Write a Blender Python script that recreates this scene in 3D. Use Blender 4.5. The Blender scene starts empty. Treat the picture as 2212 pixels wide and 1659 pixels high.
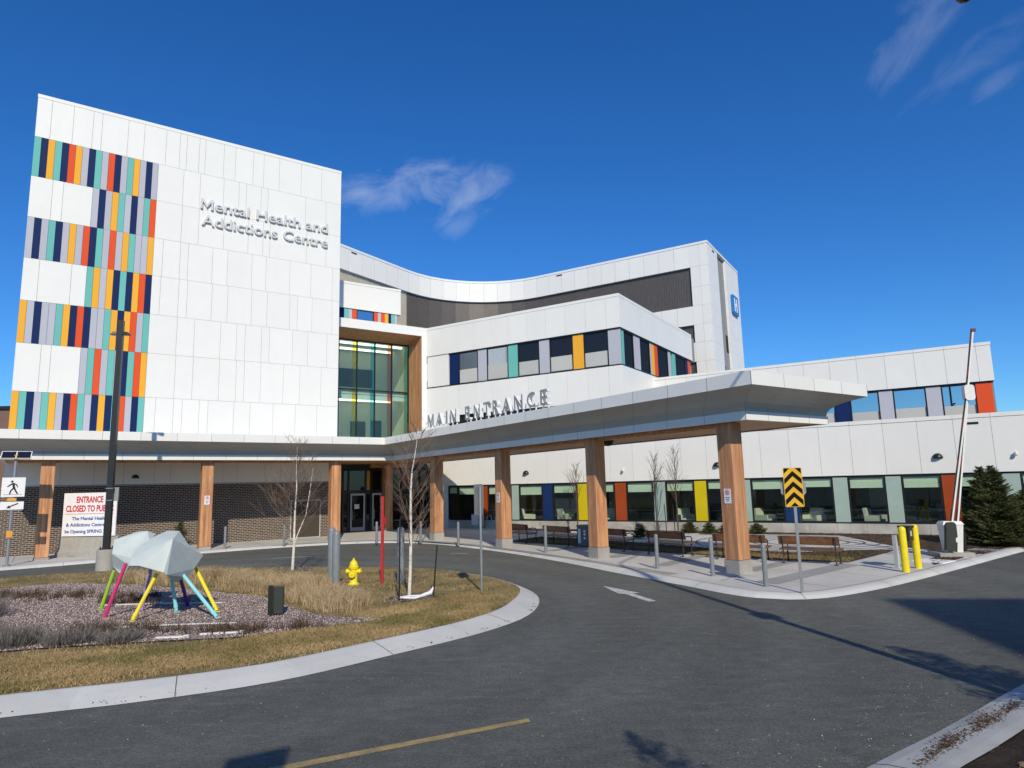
import bpy, bmesh, math, random
import numpy as np
from mathutils import Vector, Matrix
random.seed(7); RNG = np.random.default_rng(7)
R = math.radians
SC = bpy.context.scene
COL = SC.collection

# ------------------------------------------------------------------ camera
ROLL = math.atan(0.0238); PITCH = math.atan(220 / 1440 * math.cos(ROLL))
fwd = Vector((0, math.cos(PITCH), math.sin(PITCH)))
up0 = Vector((0, -math.sin(PITCH), math.cos(PITCH))); r0 = Vector((1, 0, 0))
cr, sr = math.cos(ROLL), math.sin(ROLL)
cright = cr * r0 - sr * up0; cup = sr * r0 + cr * up0
cam = bpy.data.cameras.new('camera'); cam.sensor_width = 36; cam.lens = 1440 / 2212 * 36
cam.clip_start = 0.05; cam.clip_end = 3000
camo = bpy.data.objects.new('camera', cam); COL.objects.link(camo)
m4 = Matrix.Identity(4)
for i in range(3):
    m4[i][0] = cright[i]; m4[i][1] = cup[i]; m4[i][2] = -fwd[i]
m4[2][3] = 2.6
camo.matrix_world = m4; SC.camera = camo

# ------------------------------------------------------------------ sky, sun, exposure
SUN_AZ, SUN_EL = 168.0, 35.0
SC.view_settings.view_transform = 'Standard'; SC.view_settings.look = 'None'
SC.view_settings.exposure = 0.0; SC.view_settings.gamma = 1.0
W_ = bpy.data.worlds.new('World'); SC.world = W_; W_.use_nodes = True
wn, wl = W_.node_tree.nodes, W_.node_tree.links
for n in list(wn): wn.remove(n)
def dirv(px, py):      # a direction in the sky, as the photograph shows it
    d = fwd * 1440 + cright * (px - 1106) + cup * (829.5 - py); return d.normalized()
def wmath(op, a, b=None, c=None):
    n = wn.new('ShaderNodeMath'); n.operation = op
    for i, x in enumerate((a, b, c)):
        if x is None: continue
        if isinstance(x, (int, float)): n.inputs[i].default_value = x
        else: wl.new(x, n.inputs[i])
    return n.outputs[0]
def wdot(v, d):
    n = wn.new('ShaderNodeVectorMath'); n.operation = 'DOT_PRODUCT'
    wl.new(v, n.inputs[0]); n.inputs[1].default_value = d; return n.outputs['Value']
sky = wn.new('ShaderNodeTexSky'); sky.sky_type = 'NISHITA'; sky.sun_disc = False
sky.sun_elevation = R(SUN_EL); sky.sun_rotation = R(SUN_AZ)
sky.air_density = 1.0; sky.dust_density = 0.3; sky.ozone_density = 3.0; sky.altitude = 100
hs = wn.new('ShaderNodeHueSaturation'); hs.inputs['Saturation'].default_value = 1.26; hs.inputs['Value'].default_value = 1.0
wl.new(sky.outputs[0], hs.inputs['Color'])
gm = wn.new('ShaderNodeMix'); gm.data_type = 'RGBA'; gm.blend_type = 'MULTIPLY'; gm.inputs['Factor'].default_value = 1.0   # deep, clear winter blue
wl.new(hs.outputs[0], gm.inputs[6]); gm.inputs[7].default_value = (.64, 1.10, 1.56, 1)
tc = wn.new('ShaderNodeTexCoord'); DV = tc.outputs['Generated']
mask = None
for (px, py, rx, ry, ang, amt, sc_, seed) in [(885, 410, .15, .05, 6, .34, 8, 1.0), (1010, 430, .085, .04, 32, .28, 9, 4.0), (790, 415, .06, .035, 8, .36, 9, 21.0),
                                             (1985, 50, .12, .035, 40, .14, 8, 7.0), (2085, 150, .10, .03, 30, .08, 8, 11.0), (2160, 178, .045, .02, 12, .09, 9, 13.0), (985, 490, .05, .02, 35, .14, 9, 17.0)]:
    d = dirv(px, py); t1 = d.cross(Vector((0, 0, 1))).normalized(); t2 = t1.cross(d)
    a = R(ang); e1 = t1 * math.cos(a) + t2 * math.sin(a); e2 = -t1 * math.sin(a) + t2 * math.cos(a)
    x = wmath('DIVIDE', wdot(DV, e1), rx); y = wmath('DIVIDE', wdot(DV, e2), ry)
    front = wmath('GREATER_THAN', wdot(DV, d), 0.5)
    rr = wmath('SQRT', wmath('ADD', wmath('MULTIPLY', x, x), wmath('MULTIPLY', y, y)))
    fall = wmath('MULTIPLY', wmath('SMOOTHSTEP', rr, 0, 1) if False else wmath('MAXIMUM', wmath('SUBTRACT', 1.0, rr), 0.0), front)
    comb = wn.new('ShaderNodeCombineXYZ'); wl.new(wmath('MULTIPLY', x, rx * .55), comb.inputs[0]); wl.new(wmath('MULTIPLY', y, ry), comb.inputs[1]); comb.inputs[2].default_value = seed
    nz = wn.new('ShaderNodeTexNoise'); nz.inputs['Scale'].default_value = sc_ * 2.6; nz.inputs['Detail'].default_value = 12; nz.inputs['Roughness'].default_value = .62
    nz.inputs['Distortion'].default_value = .6
    wl.new(comb.outputs[0], nz.inputs['Vector'])
    # wisps: noise shifted up inside the cloud's ellipse
    k = wmath('ADD', wmath('MULTIPLY', nz.outputs['Fac'], 3.4), wmath('MULTIPLY', fall, 1.0))
    k = wmath('MULTIPLY', wmath('MINIMUM', wmath('MAXIMUM', wmath('SUBTRACT', k, 1.95), 0.0), 1.0), wmath('MINIMUM', wmath('MULTIPLY', fall, 3.0), 1.0))
    k = wmath('MULTIPLY', k, amt)
    mask = k if mask is None else wmath('MAXIMUM', mask, k)
mixc = wn.new('ShaderNodeMix'); mixc.data_type = 'RGBA'
wl.new(mask, mixc.inputs['Factor']); wl.new(gm.outputs[2], mixc.inputs[6]); mixc.inputs[7].default_value = (7.5, 8.2, 10.0, 1)
bg = wn.new('ShaderNodeBackground'); bg.inputs['Strength'].default_value = 0.087
wl.new(mixc.outputs[2], bg.inputs['Color'])
wo = wn.new('ShaderNodeOutputWorld'); wl.new(bg.outputs[0], wo.inputs['Surface'])
sl = bpy.data.lights.new('sun', 'SUN'); sl.energy = 4.0; sl.angle = R(0.53); sl.color = (1.0, .885, .70)
so = bpy.data.objects.new('sun', sl); COL.objects.link(so)
sd = Vector((math.sin(R(SUN_AZ)) * math.cos(R(SUN_EL)), math.cos(R(SUN_AZ)) * math.cos(R(SUN_EL)), math.sin(R(SUN_EL))))
so.rotation_euler = sd.to_track_quat('Z', 'Y').to_euler(); so.location = sd * 60
SC.cycles.use_denoising = True
SC.cycles.max_bounces = 8; SC.cycles.transparent_max_bounces = 12

# ------------------------------------------------------------------ frames of the building
uT = (math.sin(R(55)), math.cos(R(55))); vT = (math.sin(R(-35)), math.cos(R(-35)))
uW = (math.sin(R(122)), math.cos(R(122))); vW = (math.sin(R(32)), math.cos(R(32)))
def Tf(a, b, z): return (a * uT[0] + b * vT[0], a * uT[1] + b * vT[1], z)
def Wf(a, b, z): return (a * uW[0] + b * vW[0], a * uW[1] + b * vW[1], z)
def I3(x, y, z): return (x, y, z)
def at(x, y, rot=0):
    c, s = math.cos(rot), math.sin(rot)
    return lambda a, b, z: (x + a * c - b * s, y + a * s + b * c, z)

# ------------------------------------------------------------------ materials
def srgb(r, g, b, k=1.0):
    f = lambda c: ((c / 255 + .055) / 1.055) ** 2.4 if c > 10 else c / 255 / 12.92
    return (f(r) * k, f(g) * k, f(b) * k)
MATS = {}
class NB:
    def __init__(s, name):
        s.m = bpy.data.materials.new(name); s.m.use_nodes = True
        s.n, s.l = s.m.node_tree.nodes, s.m.node_tree.links
        s.p = s.n['Principled BSDF']; s.co = s.n.new('ShaderNodeTexCoord').outputs['Object']
    def math(s, op, a, b=None):
        n = s.n.new('ShaderNodeMath'); n.operation = op
        for i, x in enumerate((a, b)):
            if x is None: continue
            if isinstance(x, (int, float)): n.inputs[i].default_value = x
            else: s.l.new(x, n.inputs[i])
        return n.outputs[0]
    def noise(s, scale, detail=4, rough=.55, stretch=None, vec=None):
        v = vec or s.co
        if stretch:
            mp = s.n.new('ShaderNodeMapping'); mp.inputs['Scale'].default_value = stretch; s.l.new(v, mp.inputs[0]); v = mp.outputs[0]
        n = s.n.new('ShaderNodeTexNoise'); n.inputs['Scale'].default_value = scale; n.inputs['Detail'].default_value = detail
        n.inputs['Roughness'].default_value = rough; s.l.new(v, n.inputs['Vector']); return n.outputs['Fac']
    def voro(s, scale, out='Distance'):
        n = s.n.new('ShaderNodeTexVoronoi'); n.inputs['Scale'].default_value = scale; s.l.new(s.co, n.inputs['Vector']); return n.outputs[out]
    def rng(s, x, a, b, c, d):
        n = s.n.new('ShaderNodeMapRange'); s.l.new(x, n.inputs[0])
        for i, v in enumerate((a, b, c, d)): n.inputs[i + 1].default_value = v
        return n.outputs[0]
    def mix(s, f, a, b):
        n = s.n.new('ShaderNodeMix'); n.data_type = 'RGBA'
        if isinstance(f, (int, float)): n.inputs['Factor'].default_value = f
        else: s.l.new(f, n.inputs['Factor'])
        for i, x in ((6, a), (7, b)):
            if isinstance(x, tuple): n.inputs[i].default_value = (*x[:3], 1)
            else: s.l.new(x, n.inputs[i])
        return n.outputs[2]
    def val(s, col, f):
        n = s.n.new('ShaderNodeHueSaturation'); s.l.new(f, n.inputs['Value'])
        if isinstance(col, tuple): n.inputs['Color'].default_value = (*col[:3], 1)
        else: s.l.new(col, n.inputs['Color'])
        return n.outputs[0]
    def attr(s, name='tint'):
        n = s.n.new('ShaderNodeAttribute'); n.attribute_name = name; return n.outputs['Fac']
    def bump(s, h, dist=.01, strength=1.0):
        n = s.n.new('ShaderNodeBump'); n.inputs['Distance'].default_value = dist; n.inputs['Strength'].default_value = strength
        s.l.new(h, n.inputs['Height']); s.l.new(n.outputs[0], s.p.inputs['Normal'])
    def out(s, col, rough=.6, metal=0, spec=.5):
        if isinstance(col, tuple): s.p.inputs['Base Color'].default_value = (*col[:3], 1)
        else: s.l.new(col, s.p.inputs['Base Color'])
        if isinstance(rough, (int, float)): s.p.inputs['Roughness'].default_value = rough
        else: s.l.new(rough, s.p.inputs['Roughness'])
        s.p.inputs['Metallic'].default_value = metal; s.p.inputs['Specular IOR Level'].default_value = spec
        return s.m
def simple(name, col, rough=.55, metal=0, amt=.08, scale=6, bump=0, bscale=60, spec=.5, tint=False, stretch=None):
    b = NB(name)
    f = b.rng(b.noise(scale, 5, .6, stretch), .3, .7, 1 - amt, 1 + amt)
    if tint: f = b.math('MULTIPLY', f, b.attr())
    c = b.val(col, f)
    if bump: b.bump(b.noise(bscale, 3), bump)
    return b.out(c, rough, metal, spec)
def dotmap(b, d1, d2):      # wall coordinates: along the wall, up
    def dot(d):
        n = b.n.new('ShaderNodeVectorMath'); n.operation = 'DOT_PRODUCT'; b.l.new(b.co, n.inputs[0]); n.inputs[1].default_value = d; return n.outputs['Value']
    c = b.n.new('ShaderNodeCombineXYZ'); b.l.new(dot(d1), c.inputs[0]); b.l.new(dot(d2), c.inputs[1]); return c.outputs[0]

def m_clad(name, col, rough=.42, spec=.35):
    b = NB(name)
    f = b.rng(b.noise(1.1, 4, .6), .3, .7, .985, 1.01)
    g = b.rng(b.noise(38, 3, .7), .3, .7, .97, 1.03)
    st = b.rng(b.noise(2.0, 5, .6, (1, 1, .12)), .5, .8, 1.0, .975)
    f = b.math('MULTIPLY', b.math('MULTIPLY', b.math('MULTIPLY', f, g), st), b.attr())
    b.bump(b.math('ADD', b.math('MULTIPLY', b.noise(.9, 2), 1.0), b.math('MULTIPLY', b.noise(45, 2), .05)), .012)
    return b.out(b.val(col, f), rough, 0, spec)
M = MATS
M['white'] = m_clad('white_cladding', (.79, .795, .765))
for nm, c in dict(teal=srgb(112, 190, 182), navy=srgb(22, 44, 92), orange=srgb(243, 178, 62), red=srgb(228, 88, 50), grey=srgb(186, 189, 200)).items():
    M[nm] = m_clad(nm + '_cladding', tuple(x * .93 for x in c), .6, .12)
M['cove'] = m_clad('shade_grey_cladding', (.45, .42, .37), .38, .5)  # cladding darkened to grey so the colour carries the canopy's underside shade
M['neutral_panel'] = m_clad('neutral_panel', (.52, .53, .50))
M['letter_face'] = simple('shaded_letter_face', (.30, .30, .30), .45, .2, .06)  # shade on the letter fronts, painted as a darker grey than the sides
M['dark_joint'] = simple('dark_joint', (.10, .10, .10), .9, amt=.1)
M['pale_joint'] = simple('pale_joint', (.48, .485, .49), .7, amt=.04)
M['joint'] = simple('joint_grey', (.26, .265, .27), .8, amt=.05)
M['dark'] = simple('black_frame', (.014, .013, .015), .4, amt=.1)
M['louvre'] = simple('bronze_louvre', (.125, .115, .106), .5, .3, .08, 3, tint=True)
M['pale_rib'] = simple('pale_ribbed_metal', (.50, .47, .40), .5, .2, .08, 3, tint=True)
def m_brick():
    b = NB('dark_brick')
    v = dotmap(b, (uT[0], uT[1], 0), (0, 0, 1))
    t = b.n.new('ShaderNodeTexBrick'); b.l.new(v, t.inputs['Vector'])
    t.inputs['Scale'].default_value = 1.0; t.inputs['Brick Width'].default_value = .235; t.inputs['Row Height'].default_value = .085
    t.inputs['Mortar Size'].default_value = .0105; t.inputs['Mortar Smooth'].default_value = .2; t.inputs['Bias'].default_value = -.1
    t.inputs['Color1'].default_value = (.045, .032, .027, 1); t.inputs['Color2'].default_value = (.085, .060, .048, 1); t.inputs['Mortar'].default_value = (.40, .345, .28, 1)
    c = b.val(t.outputs['Color'], b.rng(b.noise(5, 5), .3, .7, .85, 1.15))
    b.bump(b.math('SUBTRACT', 1.0, t.outputs['Fac']), .006)
    return b.out(c, .8)
M['brick'] = m_brick()
def m_wood(name, col, col2, stretch, plank=None):
    b = NB(name)
    a = b.rng(b.noise(9, 6, .65, stretch), .3, .7, 0, 1)
    g = b.rng(b.noise(40, 4, .6, stretch), .35, .65, .86, 1.12)
    mp = b.n.new('ShaderNodeMapping'); mp.inputs['Scale'].default_value = tuple(0.0 if x < .2 else 11.0 for x in stretch); b.l.new(b.co, mp.inputs[0])
    vo = b.n.new('ShaderNodeTexVoronoi'); vo.inputs['Scale'].default_value = 1.0; b.l.new(mp.outputs[0], vo.inputs['Vector']); se = b.n.new('ShaderNodeSeparateColor'); b.l.new(vo.outputs['Color'], se.inputs[0])
    g = b.math('MULTIPLY', g, b.rng(se.outputs[0], 0, 1, .80, 1.14))            # glued laminations
    c = b.val(b.mix(a, col, col2), b.math('MULTIPLY', g, b.attr()))
    b.bump(b.noise(40, 4, .6, stretch), .003)
    return b.out(c, .5)
M['wood'] = m_wood('cedar_wood', srgb(164, 108, 68), srgb(214, 162, 118), (1, 1, .07))
M['wood_soffit'] = m_wood('cedar_boards', srgb(186, 130, 84), srgb(214, 164, 116), (.12, .9, 1))
M['bench_wood'] = m_wood('bench_slats', srgb(92, 60, 38), srgb(138, 94, 60), (.3, 1, 1))
def m_concrete(name, col, scale=1.0, stain=.12, vert=False, bump=.004):
    b = NB(name)
    f = b.rng(b.noise(.7 * scale, 6, .6), .3, .7, 1 - stain, 1 + stain * .6)
    g = b.rng(b.noise(55 * scale, 3, .7), .3, .7, .93, 1.07)
    s2 = b.rng(b.noise(3 * scale, 5, .65, (1, 1, .15) if vert else (1, 2.2, 1)), .56, .8, 1.0, .78 if vert else .86)
    f = b.math('MULTIPLY', b.math('MULTIPLY', b.math('MULTIPLY', f, g), s2), b.attr())
    b.bump(b.noise(70 * scale, 4), bump)
    return b.out(b.val(col, f), .85)
M['pavement'] = m_concrete('pavement_concrete', (.50, .502, .478), 1, .15)
M['band'] = m_concrete('tinted_paver_band', (.30, .303, .30), 1, .10)
M['kerb'] = m_concrete('kerb_concrete', (.56, .565, .54), 1, .12)
M['near_kerb'] = m_concrete('weathered_kerb_concrete', (.42, .43, .41), 1, .3)
M['pier'] = m_concrete('pier_concrete', (.36, .345, .31), 2, .2, True)
M['basewall'] = m_concrete('base_wall_concrete', (.47, .46, .425), 1.5, .30, True)
def m_asphalt():
    b = NB('asphalt')
    big = b.rng(b.noise(.16, 5, .6), .3, .7, .84, 1.18)
    vm = b.n.new('ShaderNodeVectorMath'); vm.operation = 'DISTANCE'; b.l.new(b.co, vm.inputs[0]); vm.inputs[1].default_value = (-8.0, 15.5, 0)
    wob = b.math('ADD', vm.outputs['Value'], b.math('MULTIPLY', b.noise(.35, 3), 1.2))
    lane = b.rng(b.math('SINE', b.math('MULTIPLY', wob, 3.3)), -1, 1, .93, 1.07)      # polished wheel tracks round the island
    med = b.rng(b.noise(3.0, 8, .72, (1, 1.6, 1)), .3, .7, .76, 1.26)
    fine = b.math('MULTIPLY', b.rng(b.noise(85, 3, .8), .32, .68, .45, 1.6), b.rng(b.noise(26, 5, .8), .33, .67, .60, 1.42))
    f = b.math('MULTIPLY', b.math('MULTIPLY', b.math('MULTIPLY', big, med), fine), lane)
    c = b.val((.106, .111, .100), f)
    sp = b.rng(b.noise(46, 3, .55), .64, .69, 0, 1.0)                        # pale aggregate
    c = b.mix(b.math('MULTIPLY', sp, b.rng(b.noise(1.1, 5), .38, .62, .1, 1)), c, (.33, .34, .32))
    scuff = b.rng(b.noise(2.2, 9, .75, (.5, 2.4, 1)), .57, .70, 0, .50)      # worn, salt-dusted streaks
    c = b.mix(scuff, c, (.27, .275, .255))
    oil = b.rng(b.noise(.9, 6, .6), .64, .74, 0, .45)
    c = b.mix(oil, c, (.035, .037, .036))
    b.bump(b.math('ADD', b.noise(150, 3, .7), b.math('MULTIPLY', b.noise(45, 3, .7), 1.2)), .009)
    return b.out(c, b.rng(b.noise(4, 4), .3, .7, .74, .92), 0, .3)
M['asphalt'] = m_asphalt()
def m_paint(name, col, wear=.5):
    b = NB(name)
    w = b.rng(b.math('ADD', b.math('MULTIPLY', b.noise(70, 4, .7), .6), b.math('MULTIPLY', b.noise(5, 5, .7), .4)), .5 - .12 * wear, .66, 0, 1)
    c = b.mix(w, b.val(col, b.rng(b.noise(3, 4), .3, .7, .85, 1.1)), (.085, .088, .086))
    b.bump(b.noise(120, 3), .003)
    return b.out(c, .75)
M['white_paint'] = m_paint('worn_white_paint', (.66, .66, .63), .5)
M['yellow_paint'] = m_paint('worn_yellow_paint', (.50, .36, .11), 1.0)
def m_ground(name, c1, c2, c3, sc=1.0, bump=.03):
    b = NB(name)
    c = b.mix(b.rng(b.noise(9 * sc, 8, .7), .35, .65, 0, 1), c1, c2)
    c = b.mix(b.rng(b.noise(1.1 * sc, 5, .6), .42, .62, 0, .85), c, c3)
    c = b.val(c, b.rng(b.noise(60 * sc, 3, .7), .3, .7, .65, 1.35))
    b.bump(b.math('ADD', b.noise(45 * sc, 5, .7), b.math('MULTIPLY', b.noise(9 * sc, 4), 1.2)), bump)
    return b.out(c, .95, 0, .2)
M['turf'] = m_ground('dry_turf', (.27, .195, .09), (.36, .27, .14), (.135, .125, .045))
M['mulch'] = m_ground('bark_mulch', (.075, .048, .034), (.16, .105, .075), (.05, .037, .028), 1.6, .04)
M['planting_turf'] = m_ground('bed_turf', (.12, .095, .04), (.07, .05, .03), (.10, .10, .03), 1.3, .04)  # dark brown-green ground of the planting bed
M['soil'] = m_ground('dark_soil', (.045, .034, .026), (.10, .075, .055), (.03, .024, .019), 1.5, .06)
def m_gravel():
    b = NB('pink_grey_gravel')
    n = b.n.new('ShaderNodeTexVoronoi'); n.inputs['Scale'].default_value = 26; b.l.new(b.co, n.inputs['Vector'])
    sep = b.n.new('ShaderNodeSeparateColor'); b.l.new(n.outputs['Color'], sep.inputs[0])
    c = b.mix(sep.outputs[0], (.28, .215, .195), (.55, .455, .415))
    c = b.val(c, b.rng(n.outputs['Distance'], 0.0, .6, 1.1, .4))
    c = b.val(c, b.rng(b.noise(1.2, 4), .3, .7, .82, 1.12))
    b.bump(b.math('SUBTRACT', 1.0, n.outputs['Distance']), .03)
    return b.out(c, .9, 0, .25)
M['gravel'] = m_gravel()
def m_tinted(name, c1, c2, rough=.8, c3=None):
    b = NB(name); t = b.attr()
    c = b.mix(t, c1, c2)
    if c3: c = b.mix(b.rng(b.noise(.75, 4, .6), .45, .62, 0, .8), c, c3)
    m = b.out(c, rough, 0, .2); return m
M['blade'] = m_tinted('dry_grass_blades', (.22, .155, .065), (.56, .42, .22), .8, (.15, .145, .045))
M['plume'] = m_tinted('ornamental_grass_blades', (.32, .225, .11), (.66, .52, .33))
M['stone'] = m_tinted('gravel_stone', (.27, .20, .18), (.62, .51, .465))
M['dead'] = m_tinted('dead_stems', (.05, .033, .022), (.15, .10, .07))
M['leaf'] = m_tinted('fallen_leaf', (.10, .062, .030), (.30, .20, .11))
M['clod'] = m_tinted('soil_clod', (.06, .043, .03), (.22, .16, .11))
M['grit'] = m_tinted('road_grit', (.16, .16, .155), (.52, .52, .50))
M['lavender'] = m_tinted('grey_twigs', (.085, .075, .07), (.27, .25, .23))
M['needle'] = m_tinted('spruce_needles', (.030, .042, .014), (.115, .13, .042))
M['bark'] = simple('brown_bark', (.085, .062, .045), .9, amt=.25, scale=12)
M['twig'] = simple('birch_twigs', (.17, .115, .085), .85, amt=.2, scale=12)
def m_birch():
    b = NB('birch_bark')
    mk = b.rng(b.noise(14, 3, .6, (.35, .35, 2.2)), .60, .66, 0, 1)
    c = b.mix(mk, b.val((.72, .67, .58), b.rng(b.noise(8, 4), .3, .7, .8, 1.1)), (.05, .04, .035))
    return b.out(c, .7)
M['birch'] = m_birch()
M['galv'] = simple('galvanised_steel', (.36, .38, .39), .42, .6, .12, 5)
M['bollard'] = simple('grey_bollard_paint', (.20, .222, .235), .38, 0, .10, 5)
M['black'] = simple('black_powder_coat', (.013, .014, .013), .38, 0, .15, 8)
M['dgreen'] = simple('dark_green_plastic', (.028, .034, .028), .5, 0, .1, 8)
M['bin_grey'] = simple('bin_grey_paint', (.14, .14, .142), .5, 0, .1, 6)
M['iron'] = simple('cast_iron', (.035, .033, .034), .5, .3, .2, 8)
M['yellow'] = simple('yellow_paint', (.83, .66, .012), .38, 0, .06, 4)
M['hydrant'] = simple('hydrant_yellow', (.82, .68, .016), .35, 0, .08, 6)
M['sign_yellow'] = simple('sign_yellow', (.74, .44, .018), .45, 0, .05)
M['amber'] = simple('amber_housing', (.72, .33, .03), .5, 0, .06)
M['redp'] = simple('red_marker_paint', (.46, .016, .016), .4, 0, .12, 6)
M['maroon'] = simple('maroon_reflector', (.16, .018, .016), .5, 0, .1, 6)
M['orangep'] = simple('orange_panel', srgb(158, 68, 18), .3, 0, .06, 1.5)
M['yellowp'] = simple('yellow_panel', srgb(205, 186, 10), .3, 0, .05, 1.5)
M['navyp'] = simple('navy_panel', srgb(12, 46, 96), .4, 0, .06, 1.5)
M['palep'] = simple('pale_teal_panel', srgb(160, 180, 172), .2, 0, .05, 1.5)
M['blind'] = simple('roller_blind', (.70, .76, .66), .8, 0, .03)
M['offwhite'] = simple('off_white_paint', (.72, .73, .72), .5, 0, .05, tint=False)
M['lightgrey'] = simple('light_grey_paint', (.45, .47, .49), .5, 0, .05)
M['signwhite'] = simple('sign_white', (.80, .80, .80), .45, 0, .03)
M['signred'] = simple('sign_red', (.56, .03, .04), .5, 0, .04)
M['signblue'] = simple('sign_blue', (.03, .09, .34), .5, 0, .04)
M['hblue'] = simple('hospital_sign_blue', (.004, .19, .55), .35, 0, .05)
M['steel'] = simple('light_letter_metal', (.62, .625, .63), .45, .1, .05)
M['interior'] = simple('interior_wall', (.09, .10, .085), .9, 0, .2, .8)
M['lobby'] = simple('lobby_wall', (.62, .64, .55), .9, 0, .05)
M['seat'] = simple('cream_upholstery', (.60, .60, .52), .8, 0, .05)
M['sculpt'] = simple('pale_teal_sheet_metal', (.53, .595, .57), .6, .0, .06, 3, .002, 50)
for nm, c in dict(leg_green=(.33, .56, .05), leg_pink=(.62, .05, .20), leg_yellow=(.86, .72, .03), leg_lilac=(.40, .26, .55), leg_cyan=(.27, .68, .71), leg_purple=(.12, .035, .26)).items():
    M[nm] = simple(nm + '_paint', c, .4, 0, .06, 5)
M['solar'] = simple('solar_cells', (.012, .014, .025), .15, 0, .1)
M['farbrick'] = simple('far_brown_wall', (.16, .095, .075), .9, 0, .1, .5)
M['door_brown'] = simple('brown_door', (.055, .045, .03), .5, 0, .08)
M['plasticwrap'] = simple('white_tie_cloth', (.75, .76, .78), .7, 0, .06, 20, .01, 30)
def m_lamp():
    b = NB('lit_ceiling_strip'); b.p.inputs['Emission Color'].default_value = (1, .97, .9, 1); b.p.inputs['Emission Strength'].default_value = 2.4
    return b.out(b.val((.8, .8, .8), b.rng(b.noise(3), .3, .7, .98, 1.02)), .5)
M['lamp_strip'] = m_lamp()
M['ink'] = simple('sign_ink_black', (.010, .010, .010), .75, 0, .1, 8, spec=.08)
def m_glass(name, trans, gloss, g_amt, f=.05):
    m = bpy.data.materials.new(name); m.use_nodes = True; n, l = m.node_tree.nodes, m.node_tree.links
    for x in list(n): n.remove(x)
    o = n.new('ShaderNodeOutputMaterial'); t = n.new('ShaderNodeBsdfTransparent'); t.inputs[0].default_value = (*trans, 1)
    g = n.new('ShaderNodeBsdfGlossy'); g.inputs[0].default_value = (*gloss, 1); g.inputs['Roughness'].default_value = .012
    w = n.new('ShaderNodeLayerWeight'); w.inputs[0].default_value = .5
    pw = n.new('ShaderNodeMath'); pw.operation = 'POWER'; l.new(w.outputs['Facing'], pw.inputs[0]); pw.inputs[1].default_value = 4.5
    mr = n.new('ShaderNodeMapRange'); l.new(pw.outputs[0], mr.inputs[0]); mr.inputs[3].default_value = g_amt; mr.inputs[4].default_value = 1.0
    mx = n.new('ShaderNodeMixShader'); l.new(mr.outputs[0], mx.inputs[0]); l.new(t.outputs[0], mx.inputs[1]); l.new(g.outputs[0], mx.inputs[2]); l.new(mx.outputs[0], o.inputs[0]); return m
M['glass'] = m_glass('clear_window_glass', (.88, .93, .89), (.85, .95, .92), .045)
M['curtain_glass'] = m_glass('green_curtain_glass', (.84, .92, .88), (.7, .85, .82), .04)
for nm, c in dict(glass_yellow=(.88, .82, .10), glass_teal=(.50, .80, .74), glass_orange=(.84, .58, .36)).items():
    M[nm] = m_glass(nm, c, (.8, .9, .9), .08)
def m_mirror(name, dark, tint, amt):
    m = bpy.data.materials.new(name); m.use_nodes = True; n, l = m.node_tree.nodes, m.node_tree.links
    for x in list(n): n.remove(x)
    o = n.new('ShaderNodeOutputMaterial'); t = n.new('ShaderNodeBsdfDiffuse'); t.inputs[0].default_value = (*dark, 1)
    g = n.new('ShaderNodeBsdfGlossy'); g.inputs[0].default_value = (*tint, 1); g.inputs['Roughness'].default_value = .01
    mx = n.new('ShaderNodeMixShader'); mx.inputs[0].default_value = amt; l.new(t.outputs[0], mx.inputs[1]); l.new(g.outputs[0], mx.inputs[2]); l.new(mx.outputs[0], o.inputs[0]); return m
M['mirror'] = m_mirror('reflective_window_glass', (.012, .012, .013), (.82, .9, .95), .62)
M['darkglass'] = m_mirror('dark_window_glass', (.014, .012, .010), (.7, .72, .70), .07)
M['halfmirror'] = m_mirror('dim_window_glass', (.016, .013, .012), (.8, .85, .85), .3)

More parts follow.
